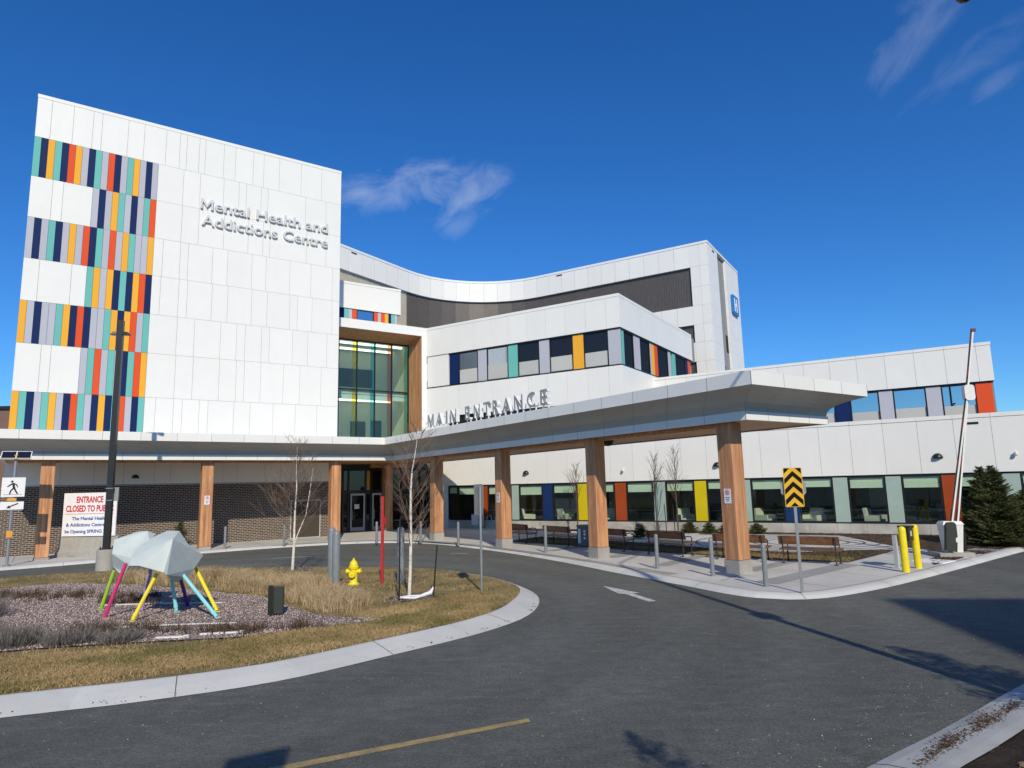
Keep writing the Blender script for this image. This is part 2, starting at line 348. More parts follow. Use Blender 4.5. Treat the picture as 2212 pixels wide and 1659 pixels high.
# ------------------------------------------------------------------ mesh builder and scene graph
LOC = {}
class MB:
    def __init__(s): s.v, s.f, s.m, s.t = [], [], [], []
    def face(s, pts, mi=0, t=1.0):
        n = len(s.v); s.v.extend(tuple(p) for p in pts); s.f.append(tuple(range(n, n + len(pts)))); s.m.append(mi); s.t.append(t)
    def poly(s, vs, fs, mi=0, t=1.0):
        n = len(s.v); s.v.extend(tuple(p) for p in vs)
        for f in fs: s.f.append(tuple(n + i for i in f)); s.m.append(mi); s.t.append(t)
    def box(s, a0, a1, b0, b1, z0, z1, F=I3, mi=0, t=1.0):
        vs = [F(a, b, z) for z in (z0, z1) for (a, b) in ((a0, b0), (a1, b0), (a1, b1), (a0, b1))]
        s.poly(vs, [(0, 3, 2, 1), (4, 5, 6, 7), (0, 1, 5, 4), (1, 2, 6, 5), (2, 3, 7, 6), (3, 0, 4, 7)], mi, t); return s
    def prism(s, poly, z0, z1, F=I3, mi=0, t=1.0, top=None):
        n = len(poly); q = top or poly
        vs = [F(x, y, z0) for x, y in poly] + [F(x, y, z1) for x, y in q]
        s.poly(vs, [tuple(range(n))[::-1], tuple(range(n, 2 * n))] + [(i, (i + 1) % n, n + (i + 1) % n, n + i) for i in range(n)], mi, t); return s
    def tube(s, pts, rad, n=8, mi=0, t=1.0, cap=True):
        pts = [Vector(p) for p in pts]
        if isinstance(rad, (int, float)): rad = [rad] * len(pts)
        base = len(s.v); ref = None
        for i, p in enumerate(pts):
            d = (pts[min(i + 1, len(pts) - 1)] - pts[max(i - 1, 0)]).normalized()
            if ref is None: ref = Vector((1, 0, 0)) if abs(d.x) < .8 else Vector((0, 1, 0))
            x = (ref - d * ref.dot(d)).normalized(); y = d.cross(x); ref = x
            for k in range(n):
                a = 2 * math.pi * k / n; s.v.append(tuple(p + (x * math.cos(a) + y * math.sin(a)) * rad[i]))
        for i in range(len(pts) - 1):
            for k in range(n):
                s.f.append((base + i * n + k, base + i * n + (k + 1) % n, base + (i + 1) * n + (k + 1) % n, base + (i + 1) * n + k)); s.m.append(mi); s.t.append(t)
        if cap:
            e = base + (len(pts) - 1) * n
            s.f.append(tuple(range(base, base + n))[::-1]); s.m.append(mi); s.t.append(t)
            s.f.append(tuple(range(e, e + n))); s.m.append(mi); s.t.append(t)
        return s
    def lathe(s, prof, c=(0, 0), n=20, mi=0, t=1.0):
        base = len(s.v)
        for r, z in prof:
            for k in range(n):
                a = 2 * math.pi * k / n; s.v.append((c[0] + r * math.cos(a), c[1] + r * math.sin(a), z))
        for i in range(len(prof) - 1):
            for k in range(n):
                s.f.append((base + i * n + k, base + i * n + (k + 1) % n, base + (i + 1) * n + (k + 1) % n, base + (i + 1) * n + k)); s.m.append(mi); s.t.append(t)
        e = base + (len(prof) - 1) * n
        s.f.append(tuple(range(base, base + n))[::-1]); s.m.append(mi); s.t.append(t)
        s.f.append(tuple(range(e, e + n))); s.m.append(mi); s.t.append(t)
        return s
    def build(s, name, mats, parent=None, loc=None, local=False, smooth=False, recalc=True):
        if isinstance(mats, str): mats = [mats]
        off = (0, 0, 0)
        if parent is not None and not local: off = LOC[parent.name]
        if loc is not None: off = loc
        me = bpy.data.meshes.new(name)
        v = np.array(s.v, dtype=np.float64).reshape(-1, 3) - np.array(off)
        me.from_pydata(v.tolist(), [], s.f)
        for k in mats: me.materials.append(M[k])
        me.polygons.foreach_set('material_index', s.m)
        at_ = me.attributes.new('tint', 'FLOAT', 'FACE'); at_.data.foreach_set('value', s.t)
        if recalc:
            bm = bmesh.new(); bm.from_mesh(me); bmesh.ops.recalc_face_normals(bm, faces=bm.faces); bm.to_mesh(me); bm.free()
        if smooth:
            me.polygons.foreach_set('use_smooth', [True] * len(me.polygons))
            try: me.set_sharp_from_angle(angle=R(35))
            except Exception: pass
        me.update()
        o = bpy.data.objects.new(name, me); COL.objects.link(o)
        if parent is not None: o.parent = parent; LOC[o.name] = LOC[parent.name]
        else:
            if loc is not None: o.location = loc
            LOC[o.name] = tuple(off)
        return o
def tag(o, label=None, cat=None, group=None, kind=None):
    if label: o['label'] = label
    if cat: o['category'] = cat
    if group: o['group'] = group
    if kind: o['kind'] = kind
    return o
def thing(name, label, cat, loc=(0, 0, 0), rotz=0, group=None):
    o = bpy.data.objects.new(name, None); o.empty_display_size = .3; COL.objects.link(o)
    o.location = loc; o.rotation_euler = (0, 0, rotz); LOC[o.name] = tuple(loc)
    return tag(o, label, cat, group)
def copy_tree(o, loc, rotz=None, label=None, parent=None):
    c = o.copy(); COL.objects.link(c)
    if parent is None:
        c.location = loc
        if rotz is not None: c.rotation_euler = (0, 0, rotz)
        if label: c['label'] = label
    else: c.parent = parent
    for ch in list(o.children): copy_tree(ch, None, None, None, c)
    return c
def struct(name, mb, mats, **k): return tag(mb.build(name, mats, **k), kind='structure')
def glyphs(text, bold=.0, spacing=1.0, ext=0.05):
    """one mesh per letter, letters already spaced along x"""
    def mesh(t):
        cu = bpy.data.curves.new('txt', 'FONT'); cu.body = t; cu.size = 1; cu.extrude = ext; cu.offset = bold; cu.space_character = spacing; cu.resolution_u = 3
        ob = bpy.data.objects.new('txt', cu); me = bpy.data.meshes.new_from_object(ob)
        v = np.array([tuple(x.co) for x in me.vertices]).reshape(-1, 3); f = [tuple(p.vertices) for p in me.polygons]
        bpy.data.objects.remove(ob); bpy.data.curves.remove(cu); bpy.data.meshes.remove(me); return v, f
    out = []
    for i, ch in enumerate(text):
        if ch == ' ': continue
        pv, _ = mesh(text[:i + 1]); v, f = mesh(ch)
        if ch == 'M':       # drawn here: its strokes cross in the built-in font when it is thickened
            w, h, a, b_ = v[:, 0].max() - v[:, 0].min(), v[:, 1].max(), .155, .22
            q = [(0, 0), (0, h), (w * b_, h), (w / 2, h * .40), (w - w * b_, h), (w, h), (w, 0), (w - w * a, 0), (w - w * a, h * .70), (w / 2, h * .14), (w * a, h * .70), (w * a, 0)]; n_ = len(q)
            v = np.array([(x, y, -ext) for x, y in q] + [(x, y, ext) for x, y in q]) + np.array([v[:, 0].min(), 0, 0])
            f = [tuple(range(n_))[::-1], tuple(range(n_, 2 * n_))] + [(k, (k + 1) % n_, n_ + (k + 1) % n_, n_ + k) for k in range(n_)]
        v = v.copy(); v[:, 0] += pv[:, 0].max() - v[:, 0].max(); out.append((ch, v, f))
    return out
def put_text(mb, text, F, x0, x1, z0, zcap, depth, mi=0, bold=.0, spacing=1.0, ext=.5):
    """text fitted to x0..x1 with cap height z0..zcap on the face F(x, depth, z)"""
    gl = glyphs(text, bold, spacing, ext)
    lo = min(g[1][:, 0].min() for g in gl); hi = max(g[1][:, 0].max() for g in gl); H = .73
    for ch, v, f in gl:
        w = [F(x0 + (p[0] - lo) / (hi - lo) * (x1 - x0), depth * (.5 - p[2] / ext * .5) - depth, z0 + p[1] / H * (zcap - z0)) for p in v]
        mb.poly(w, f, mi)

# ------------------------------------------------------------------ polyline helpers
def smooth_path(p, step=.4, closed=False):
    p = [np.array(q, float) for q in p]; n = len(p); out = []
    for i in range(n if closed else n - 1):
        g = lambda j: p[j % n] if closed else p[min(max(j, 0), n - 1)]
        a, b, c, d = g(i - 1), g(i), g(i + 1), g(i + 2)
        k = max(1, min(40, int(np.linalg.norm(c - b) / step)))
        for t in np.linspace(0, 1, k, endpoint=False):
            out.append(.5 * (2 * b + (c - a) * t + (2 * a - 5 * b + 4 * c - d) * t * t + (3 * b - a - 3 * c + d) * t ** 3))
    if not closed: out.append(p[-1])
    return np.array(out)
def offset_path(p, d, closed=False):
    n = len(p); o = np.zeros_like(p)
    for i in range(n):
        a = p[(i - 1) % n] if closed or i > 0 else p[i]; b = p[(i + 1) % n] if closed or i < n - 1 else p[i]
        t = b - a; t = t / (np.linalg.norm(t) + 1e-9); nn = np.array([-t[1], t[0]])
        o[i] = p[i] + nn * (d[i] if hasattr(d, '__len__') else d)
    return o
def inside(pts, poly):
    x, y = pts[:, 0], pts[:, 1]; r = np.zeros(len(pts), bool); n = len(poly)
    for i in range(n):
        x1, y1 = poly[i]; x2, y2 = poly[(i + 1) % n]
        c = ((y1 > y) != (y2 > y)) & (x < (x2 - x1) * (y - y1) / (y2 - y1 + 1e-12) + x1); r ^= c
    return r
def sheet(name, poly, z, mat, kind='structure'):
    bm = bmesh.new(); vs = [bm.verts.new((p[0], p[1], z)) for p in poly]
    f = bm.faces.new(vs); f.normal_update()
    if f.normal.z < 0: f.normal_flip()
    bmesh.ops.triangulate(bm, faces=[f])
    me = bpy.data.meshes.new(name); bm.to_mesh(me); bm.free(); me.materials.append(M[mat])
    a = me.attributes.new('tint', 'FLOAT', 'FACE'); a.data.foreach_set('value', [1.0] * len(me.polygons))
    o = bpy.data.objects.new(name, me); COL.objects.link(o); return tag(o, kind=kind)
def kerb(name, path, widths, prof, mat='kerb', closed=False, jstep=2.6):
    """strip swept along the road edge; prof = (fraction of width, z)"""
    mb = MB(); rows = [offset_path(path, [w * f for w in widths], closed) for f, z in prof]
    n = len(path); acc = 0; tint = 1.0
    for i in range(n if closed else n - 1):
        j = (i + 1) % n; acc += np.linalg.norm(path[j] - path[i])
        if acc > jstep: acc = 0; tint = random.uniform(.93, 1.06)
        for k in range(len(prof) - 1):
            q = [(*rows[k][i], prof[k][1]), (*rows[k][j], prof[k][1]), (*rows[k + 1][j], prof[k + 1][1]), (*rows[k + 1][i], prof[k + 1][1])]
            mb.face(q, 0, tint)
    o = mb.build(name, mat, recalc=False)
    bm = bmesh.new(); bm.from_mesh(o.data)
    for f in bm.faces:
        f.normal_update()
        if f.normal.z < 0: f.normal_flip()
    bm.to_mesh(o.data); bm.free()
    return tag(o, kind='structure')
def wpath(ab): return np.array([Tf(a, b, 0)[:2] for a, b in ab])

# ================================================================== GROUND
mb = MB(); mb.face([(-400, -300, 0), (400, -300, 0), (400, 400, 0), (-400, 400, 0)])
struct('road', mb, 'asphalt', recalc=False)
far_ab = [(-60, 30.9), (-30, 30.9), (-10, 30.9), (-1, 31.0), (3, 31.6), (6.5, 32.25), (9.5, 32.3), (12, 31.8), (13.8, 30.7), (14.9, 29), (15.25, 26.5), (15.1, 22), (14.6, 18), (14.0, 15),
          (13.5, 12), (13.2, 10.4), (13.2, 9.6), (13.5, 9.0), (14.3, 8.55), (16.2, 8.4), (18.8, 8.5), (22.2, 8.75), (27.2, 9.13), (40, 10), (90, 14)]
far = smooth_path(wpath(far_ab), .35)
KP = [(0, .006), (.3, .07), (.6, .098), (1, .104)]
kerb('kerb', far, [.34] * len(far), KP)
inner = offset_path(far, .345)
pav = [tuple(p) for p in inner] + [Tf(90, 120, 0)[:2], Tf(-60, 120, 0)[:2]]
sheet('pavement', pav, .1, 'pavement')
# tooled joint lines and tinted bands of the pavement
def strip(mb, p, q, w, z, mi=0):
    d = np.array(q) - np.array(p); d = d / np.linalg.norm(d); n = np.array([-d[1], d[0]]) * w / 2; p = np.array(p); q = np.array(q)
    mb.face([(*(p - n), z), (*(q - n), z), (*(q + n), z), (*(p + n), z)], mi)
mb = MB()
jl = offset_path(far, .36)
for i in range(len(jl) - 1): strip(mb, jl[i], jl[i + 1], .022, .107)
for k, b in enumerate(np.arange(11.3, 30, 2.9)):
    strip(mb, Tf(14.1 + .35 * math.sin(b * .25), b, 0)[:2], Tf(18.3, b + 1.2, 0)[:2], .014, .106)
for a in np.arange(-8, 13.5, 2.4): strip(mb, Tf(a, 33.1, 0)[:2], Tf(a, 36.7, 0)[:2], .014, .106)
for a in (15.2, 17.6, 20.4, 22.8): strip(mb, Tf(a, 8.95, 0)[:2], Tf(a + .3, 11.9, 0)[:2], .014, .106)
struct('pavement_joints', mb, 'dark_joint', recalc=False)
mb = MB()
for p, q, w in [((3.19, 23.37), (5.0, 25.75), .5), ((4.34, 20.81), (6.3, 23.3), .5), ((6.5, 19.25), (8.5, 21.2), .5), ((6.1, 16.9), (9.75, 20.12), .62), ((1.3, 26.2), (3.4, 28.9), .5), ((-1.1, 30.2), (.9, 32.9), .5)]:
    strip(mb, p, q, w, .1045)
pl = [Tf(a, b, 0)[:2] for a, b in [(14.35, 13), (14.75, 16), (15.1, 19), (15.4, 22), (15.5, 26), (15.1, 29), (14.0, 31), (12, 32.2), (9, 32.75)]]
pl = smooth_path(pl, .6)
for i in range(len(pl) - 1): strip(mb, pl[i], pl[i + 1], .34, .1042)
struct('tinted_paver_bands', mb, 'band', recalc=False)
# paved labyrinth rings behind the benches
mb = MB()
for k, r in enumerate([.7, 1.25, 1.8, 2.35, 2.9, 3.45, 4.0, 4.55]):
    c = np.array([11.9, 27.3]); n = 64; gap = .25 + .5 * (k % 3)
    for i in range(n):
        a0, a1 = 2 * math.pi * i / n, 2 * math.pi * (i + 1) / n
        if abs(((a0 - 4.4 + math.pi) % (2 * math.pi)) - math.pi) < gap / r * .5: continue
        mb.face([(c[0] + (r + s) * math.cos(a), c[1] + (r + s) * math.sin(a), .1063) for s, a in ((-.05, a0), (.05, a0), (.05, a1), (-.05, a1))])
struct('labyrinth_rings', mb, 'dark_joint', recalc=False)
# planted beds
bed_poly = [(-.3, 31.0), (2.2, 28.3), (5.5, 24.35), (8.3, 21.6), (9.9, 20.5), (11.5, 22.0), (13.1, 23.6), (11.5, 23.8), (9.6, 23.6), (7.7, 25.2), (5.4, 28.6), (3.0, 31.6), (1.2, 33.4)]
sheet('planting_bed', bed_poly, .112, 'planting_turf')
wb = [Wf(a, b, 0)[:2] for a, b in [(-21, 32.9), (-14, 32.9), (-8, 33.1), (0, 33.1), (4, 32.7), (4, 34.1), (-21, 34.1)]]
sheet('wall_bed', wb, .115, 'mulch')
sp = [Tf(a, b, 0)[:2] for a, b in [(24.7, 9.35), (27.5, 9.6), (42, 11), (42, 18), (29, 16.5), (26, 13), (24.9, 11)]]
sheet('spruce_bed', sp, .116, 'mulch')
sheet('gate_bed', [(11.85, 19.5), (12.6, 20.05), (14.25, 21.5), (15.7, 22.6), (16.3, 23.3), (14.9, 22.95), (13.4, 21.6), (12.4, 20.7)], .1165, 'mulch')
mb = MB(); mb.box(-.42, .42, -.42, .42, .1, .135, F=at(12.3, 20.25, R(35))); mb.box(-.1, .1, -.03, .03, .136, .139, F=at(12.3, 20.25, R(35)), mi=1)
tag(mb.build('utility_cover', ['signwhite', 'joint'], loc=(12.3, 20.25, .1)), 'square pale concrete utility cover flush in the mulch beside the yellow posts', 'utility cover')
mb = MB(); mb.box(-.5, .5, -.35, .35, .1, .125, F=at(15.45, 22.85, R(32)))
tag(mb.build('drain_cover', 'joint', loc=(15.45, 22.85, .1)), 'dark grey flat drain cover in the mulch in front of the spruces', 'drain cover')

# traffic island
isl_pts = [(-60, -11), (-30, .2), (-20, 3.6), (-12, 6.35), (-6.21, 8.45), (-4.82, 8.95), (-3.34, 9.73), (-1.98, 11.06), (-.58, 12.6), (.21, 14.02), (.5, 15.61), (.39, 17.0), (-.1, 18.3), (-.88, 19.6),
           (-2.0, 21.0), (-3.6, 22.0), (-6.1, 22.6), (-9.9, 23.0), (-13.7, 22.9), (-16.5, 21.6), (-22, 17.8), (-40, 7)]
isl = smooth_path(isl_pts, .35, True)
wid = np.array([.58 if (p[1] < 15 + .1 * p[0]) else (.56 if p[1] < 16.5 and p[0] > -2 else .28) for p in isl])
for _ in range(6): wid = (wid + np.roll(wid, 1) + np.roll(wid, -1)) / 3
KI = [(0, .006), (.5, .08), (.9, .128), (1, .13)]
kerb('island_kerb', isl, wid, KI, closed=True)
grass_in = offset_path(isl, wid * .97, True)
def kerb_joints(paths):
    mb = MB()
    for path, ws, prof, st in paths:
        acc = 0
        for i in range(1, len(path) - 1):
            acc += np.linalg.norm(path[i] - path[i - 1])
            if acc < st: continue
            acc = 0; t = path[i + 1] - path[i - 1]; t = t / np.linalg.norm(t); nn = np.array([-t[1], t[0]])
            for (f0, z0), (f1, z1) in zip(prof[:-1], prof[1:]):
                p0, p1 = path[i] + nn * ws[i] * f0, path[i] + nn * ws[i] * f1
                mb.face([(*(p0 - t * .006), z0 + .004), (*(p0 + t * .006), z0 + .004), (*(p1 + t * .006), z1 + .004), (*(p1 - t * .006), z1 + .004)])
    return mb
KJ = [(isl, wid, KI, 2.9), (far, [.34] * len(far), KP, 2.9)]
grav_pts = smooth_path([(-14.2, 18.9), (-12.7, 19.5), (-10.4, 18.9), (-7.3, 17.1), (-6.0, 16.3), (-4.9, 14.9), (-3.83, 13.74), (-2.6, 13.2), (-3.54, 12.7), (-4.23, 12.25), (-4.75, 11.95), (-6.15, 11.75), (-7.6, 11.5), (-8.9, 11.1), (-14, 9.6), (-20, 9), (-24, 13)], .4, True)
sheet('lawn', grass_in, .125, 'turf')
sheet('gravel_bed', grav_pts, .150, 'gravel')
# catch basin set into the road at the nose of the island
mb = MB(); F = at(.0, 16.85, R(-20))
mb.box(-.3, .3, -.3, .3, .004, .012, F=F)
for k in range(7): mb.box(-.26 + k * .08, -.22 + k * .08, -.25, .25, .012, .022, F=F)
tag(mb.build('catch_basin', 'iron', loc=(.0, 16.85, 0)), 'rusty iron catch basin grate in the road at the tip of the grass island', 'drain grate')

# road paint
mb = MB(); mb.face([(*p, .004) for p in [(2.2, 17.75), (2.43, 16.45), (2.56, 16.42), (2.9, 15.3), (3.08, 15.36), (2.74, 16.46), (2.93, 16.5)]])
struct('road_arrow', mb, 'white_paint', recalc=False)
mb = MB(); mb.face([(*p, .004) for p in [(.09, 8.0), (-2.3, 6.86), (-6.5, 4.86), (-6.44, 4.74), (-2.24, 6.74), (.12, 7.9)]])
struct('yellow_lane_line', mb, 'yellow_paint', recalc=False)
mb = MB(); mb.face([(*p, .004) for p in [(-9.6, 26.9), (-8.2, 27.35), (-8.2, 27.45), (-9.6, 27.0)]]); mb.face([(*p, .004) for p in [(-2.6, 27.0), (-1.9, 27.0), (-1.9, 27.1), (-2.6, 27.1)]])
struct('white_lane_marks', mb, 'white_paint', recalc=False)
# near right kerb and soil
nr = smooth_path([Tf(a, b, 0)[:2] for a, b in [(60, 5.2), (30, 4.2), (16, 3.65), (10.1, 3.58), (8.5, 3.53), (7.4, 3.5), (6.3, 3.5), (4, 3.42), (1, 3.1), (-3, 2.2)]], .35)
kerb('near_kerb', nr, [.62] * len(nr), [(0, .004), (.05, .05), (.25, .08), (.8, .12), (1, .125)], 'near_kerb')
ni = offset_path(nr, .615)
sheet('soil_bed', [tuple(p) for p in ni] + [(-8, -12), (60, -12)], .11, 'soil')

KJ.append((nr, [.62] * len(nr), [(0, .004), (.05, .05), (.25, .08), (.8, .12), (1, .125)], 2.6)); struct('kerb_joints', kerb_joints(KJ), 'dark_joint', recalc=False)
# grass blades, gravel stones: uncountable ground cover
def scatter(poly, n, holes=()):
    poly = np.array(poly); lo, hi = poly.min(0), poly.max(0); out = np.zeros((0, 2))
    while len(out) < n:
        p = RNG.uniform(lo, hi, (n * 2, 2)); k = inside(p, poly)
        for h in holes: k &= ~inside(p, np.array(h))
        out = np.vstack([out, p[k]])
    return out[:n]
def blades(name, pts, z, hmin, hmax, w, lean, mat, tint=None, bend=.5):
    n = len(pts); h = RNG.uniform(hmin, hmax, n); az = RNG.uniform(0, 2 * np.pi, n); ln = RNG.uniform(.15, lean, n) * h; fa = RNG.uniform(0, 2 * np.pi, n)
    dx, dy = np.cos(az) * ln, np.sin(az) * ln; wx, wy = np.cos(fa) * w / 2, np.sin(fa) * w / 2
    b0 = np.stack([pts[:, 0] - wx, pts[:, 1] - wy, np.full(n, z)], 1); b1 = np.stack([pts[:, 0] + wx, pts[:, 1] + wy, np.full(n, z)], 1)
    m0 = np.stack([pts[:, 0] + dx * (1 - bend) * .6 - wx * .8, pts[:, 1] + dy * (1 - bend) * .6 - wy * .8, z + h * .6], 1); m1 = m0 + np.stack([wx * 1.6, wy * 1.6, np.zeros(n)], 1)
    t = np.stack([pts[:, 0] + dx, pts[:, 1] + dy, z + h], 1)
    v = np.stack([b0, b1, m1, m0, t], 1).reshape(-1, 3)
    i = np.arange(n) * 5
    loops = np.stack([i, i + 1, i + 2, i + 3, i + 3, i + 2, i + 4], 1).reshape(-1)
    me = bpy.data.meshes.new(name); me.vertices.add(len(v)); me.vertices.foreach_set('co', v.reshape(-1)); me.loops.add(len(loops)); me.loops.foreach_set('vertex_index', loops)
    me.polygons.add(2 * n); st = np.stack([np.arange(n) * 7, np.arange(n) * 7 + 4], 1).reshape(-1); me.polygons.foreach_set('loop_start', st)
    me.update(calc_edges=True); me.validate(); me.materials.append(M[mat])
    tt = RNG.uniform(0, 1, n) if tint is None else tint
    a = me.attributes.new('tint', 'FLOAT', 'FACE'); a.data.foreach_set('value', np.repeat(tt, 2))
    o = bpy.data.objects.new(name, me); COL.objects.link(o); return o
vis = [(-20, 4), (-6.7, 8.6), (-2, 11), (.6, 14), (.6, 17), (-1, 20), (-4, 22.6), (-10, 23.2), (-17, 22), (-20, 19)]
def vnoise(p, s):
    return (np.sin(p[:, 0] * s + 1.3 * np.sin(p[:, 1] * s * .7)) + np.sin(p[:, 1] * s * 1.3 + 2.1 * np.sin(p[:, 0] * s * .6))) * .25 + .5
gp = scatter([tuple(p) for p in grass_in], 330000)
k = inside(gp, np.array(vis)) & ~inside(gp, grav_pts); gp = gp[k]
d = np.hypot(gp[:, 0], gp[:, 1]); gp = gp[RNG.uniform(0, 1, len(gp)) < np.clip(1.25 - d / 26, .3, 1)]
near = scatter([(-9, 7.3), (-6.6, 9.0), (-4, 10.3), (-2.4, 11.6), (-.6, 13.6), (-.2, 15.4), (-1, 16.6), (-4, 13), (-5, 11.4), (-9, 10.8)], 120000); k = inside(near, grass_in) & ~inside(near, grav_pts); gp = np.vstack([gp, near[k]])
o = blades('lawn_grass', gp, .122, .022, .062, .009, 1.6, 'blade', np.clip(RNG.uniform(0, 1, len(gp)) * .55 + vnoise(gp, 1.9) * .45, 0, 1)); tag(o, kind='stuff')
lv = scatter([tuple(p) for p in grass_in], 9000); lv = lv[inside(lv, np.array(vis)) & ~inside(lv, grav_pts)]; lv = lv[vnoise(lv, 1.1) > .45]
tag(blades('fallen_leaves', lv, .15, .004, .02, .035, 3.0, 'leaf'), kind='stuff')
# clumps of pale ornamental grass
cl = scatter([(-13.5, 20.3), (-9, 20.4), (-5.4, 18.8), (-4.1, 16.2), (-2.9, 14.1), (-3.4, 13.75), (-4.6, 14.9), (-5.9, 16.9), (-8, 18.2), (-11, 19.5)], 95)
pts, tt = [], []
for c in cl:
    n = 170; r = np.abs(RNG.normal(0, .13, n)); a = RNG.uniform(0, 2 * np.pi, n); pts.append(c + np.stack([r * np.cos(a), r * np.sin(a)], 1)); tt.append(np.clip(RNG.normal(RNG.uniform(.3, .75), .22, n), 0, 1))
o = blades('ornamental_grass', np.vstack(pts), .12, .12, .42, .006, 1.8, 'plume', np.concatenate(tt), bend=.7); tag(o, kind='stuff')
# loose stones on the gravel bed
gs = scatter(grav_pts, 60000); gs = gs[inside(gs, np.array([(-15, 8), (-2, 8), (-2, 20), (-15, 20)]))][:26000]
oc = np.array([[1, 0, 0], [0, 1, 0], [-1, 0, 0], [0, -1, 0], [0, 0, 1], [0, 0, -.4]]); of = [(0, 1, 4), (1, 2, 4), (2, 3, 4), (3, 0, 4), (1, 0, 5), (2, 1, 5), (3, 2, 5), (0, 3, 5)]
n = len(gs); sc = RNG.uniform(.009, .020, (n, 1, 1)) * RNG.uniform(.7, 1.3, (n, 6, 3)); an = RNG.uniform(0, 6.3, n)
v = oc[None] * sc; x = v[..., 0] * np.cos(an)[:, None] - v[..., 1] * np.sin(an)[:, None]; y = v[..., 0] * np.sin(an)[:, None] + v[..., 1] * np.cos(an)[:, None]
v = np.stack([x + gs[:, :1], y + gs[:, 1:2], v[..., 2] + .152], -1).reshape(-1, 3)
fa = (np.arange(n)[:, None, None] * 6 + np.array(of)[None]).reshape(-1)
me = bpy.data.meshes.new('gravel_stones'); me.vertices.add(len(v)); me.vertices.foreach_set('co', v.reshape(-1)); me.loops.add(len(fa)); me.loops.foreach_set('vertex_index', fa)
me.polygons.add(n * 8); me.polygons.foreach_set('loop_start', np.arange(n * 8) * 3); me.update(calc_edges=True); me.validate(); me.materials.append(M['stone'])
a = me.attributes.new('tint', 'FLOAT', 'FACE'); a.data.foreach_set('value', np.repeat(RNG.uniform(0, 1, n), 8))
o = bpy.data.objects.new('gravel_stones', me); COL.objects.link(o); tag(o, kind='stuff')
# dead perennials in rows on the gravel
pp = []
for (x0, y0, x1, y1, wv, n) in [(-8.2, 12.75, -4.6, 12.35, .22, 60), (-13.5, 17.4, -8.6, 16.6, .5, 70), (-9.6, 15.9, -7.4, 15.6, .25, 22), (-4.6, 12.55, -3.6, 12.6, .12, 10)]:
    for k in range(n):
        t = random.random(); c = np.array([x0 + (x1 - x0) * t, y0 + (y1 - y0) * t + random.gauss(0, wv * .5)]); m_ = 30
        pp.append(c + RNG.normal(0, .055, (m_, 2)))
o = blades('dead_perennials', np.vstack(pp), .14, .05, .24, .009, 1.0, 'dead'); tag(o, kind='stuff')
kp = []
for k_ in range(1800):
    i = RNG.integers(0, len(isl)); p = isl[i]
    if p[1] < 17 and p[0] > -12 and (math.sin(i * .35) + math.sin(i * .11)) > .1: kp.append(offset_path(isl[[i - 1, i, (i + 1) % len(isl)]], float(np.clip(RNG.normal(.12, .06), .02, .3)))[1] + RNG.normal(0, .05, 2))
kp = np.array(kp)
tag(blades('kerb_dirt', kp, .036, .004, .014, .03, 3.0, 'dead'), kind='stuff')
rg = np.vstack([scatter([(-9, 5.5), (8.5, 5.5), (11, 15), (1, 15)], 700), scatter([(1.2, 5.6), (3.2, 6.0), (6.2, 8.4), (5.0, 9.0), (2.2, 7.2)], 420), scatter([(-7, 7.6), (-2, 10.2), (-1, 9.4), (-6, 6.6)], 200), scatter([(0, 10), (12, 13), (9, 18), (2, 22), (-2, 24)], 350)])
tag(blades('road_grit', rg, .003, .004, .010, .012, 3.0, 'grit'), kind='stuff')
nd = []
for (cx, cy, rr, n_) in ((4.05, 6.75, .16, 420), (4.75, 7.25, .2, 520), (3.6, 6.35, .12, 200), (5.35, 7.7, .14, 200), (4.4, 6.6, .1, 120)):
    nd.append(np.array([cx, cy]) + RNG.normal(0, rr, (n_, 2)) @ np.array([[1.0, .75], [.0, .45]]))
tag(blades('kerb_gravel', np.vstack(nd), .10, .004, .016, .022, 3.0, 'dead'), kind='stuff')
sb = scatter([(3.4, 5.0), (5.2, 6.6), (8, 9.0), (9, 8.4), (6, 5), (4, 4)], 9000)
sb = sb[inside(sb, np.vstack([ni, [(-8, -12), (60, -12)]]))]; sb = sb[vnoise(sb, 5.0) > .42]
o = blades('dry_weeds', sb, .10, .03, .16, .010, 1.5, 'dead'); tag(o, kind='stuff')
cp_ = scatter([(3.2, 4.6), (4.3, 6.2), (5.4, 7.2), (8.2, 9.0), (9, 7.5), (5, 4.2)], 5200); cp_ = cp_[inside(cp_, np.vstack([ni, [(-8, -12), (60, -12)]]))]
mbs = MB()
for c in cp_:
    r_ = min(abs(RNG.normal(.010, .008)), .026) + .005; q_ = oc * r_ * RNG.uniform(.6, 1.4, (6, 3)) + np.array([c[0], c[1], .112 + r_ * .25]); mbs.poly(q_.tolist(), of, 0, float(RNG.uniform(0, 1)))
tag(mbs.build('soil_clods', 'clod', recalc=False), kind='stuff')
chips = np.vstack([scatter(sp, 7000), scatter([(11.85, 19.5), (14.25, 21.5), (15.7, 22.6), (14.9, 22.95), (12.4, 20.7)], 1600), scatter(bed_poly, 9000), scatter(wb, 3500)])
o = blades('bark_chips', chips, .118, .008, .035, .03, 3.0, 'dead'); tag(o, kind='stuff')
bg_ = scatter([(-.3, 31.0), (2.2, 28.35), (5.5, 24.4), (8.3, 21.65), (9.9, 20.55), (10.6, 21.4), (8.8, 22.9), (6.6, 24.6), (4, 28), (1.2, 31.5)], 16000)
o = blades('bed_grass', bg_, .115, .02, .06, .012, 1.4, 'blade', np.clip(RNG.uniform(0, .6, len(bg_)), 0, 1)); tag(o, kind='stuff')

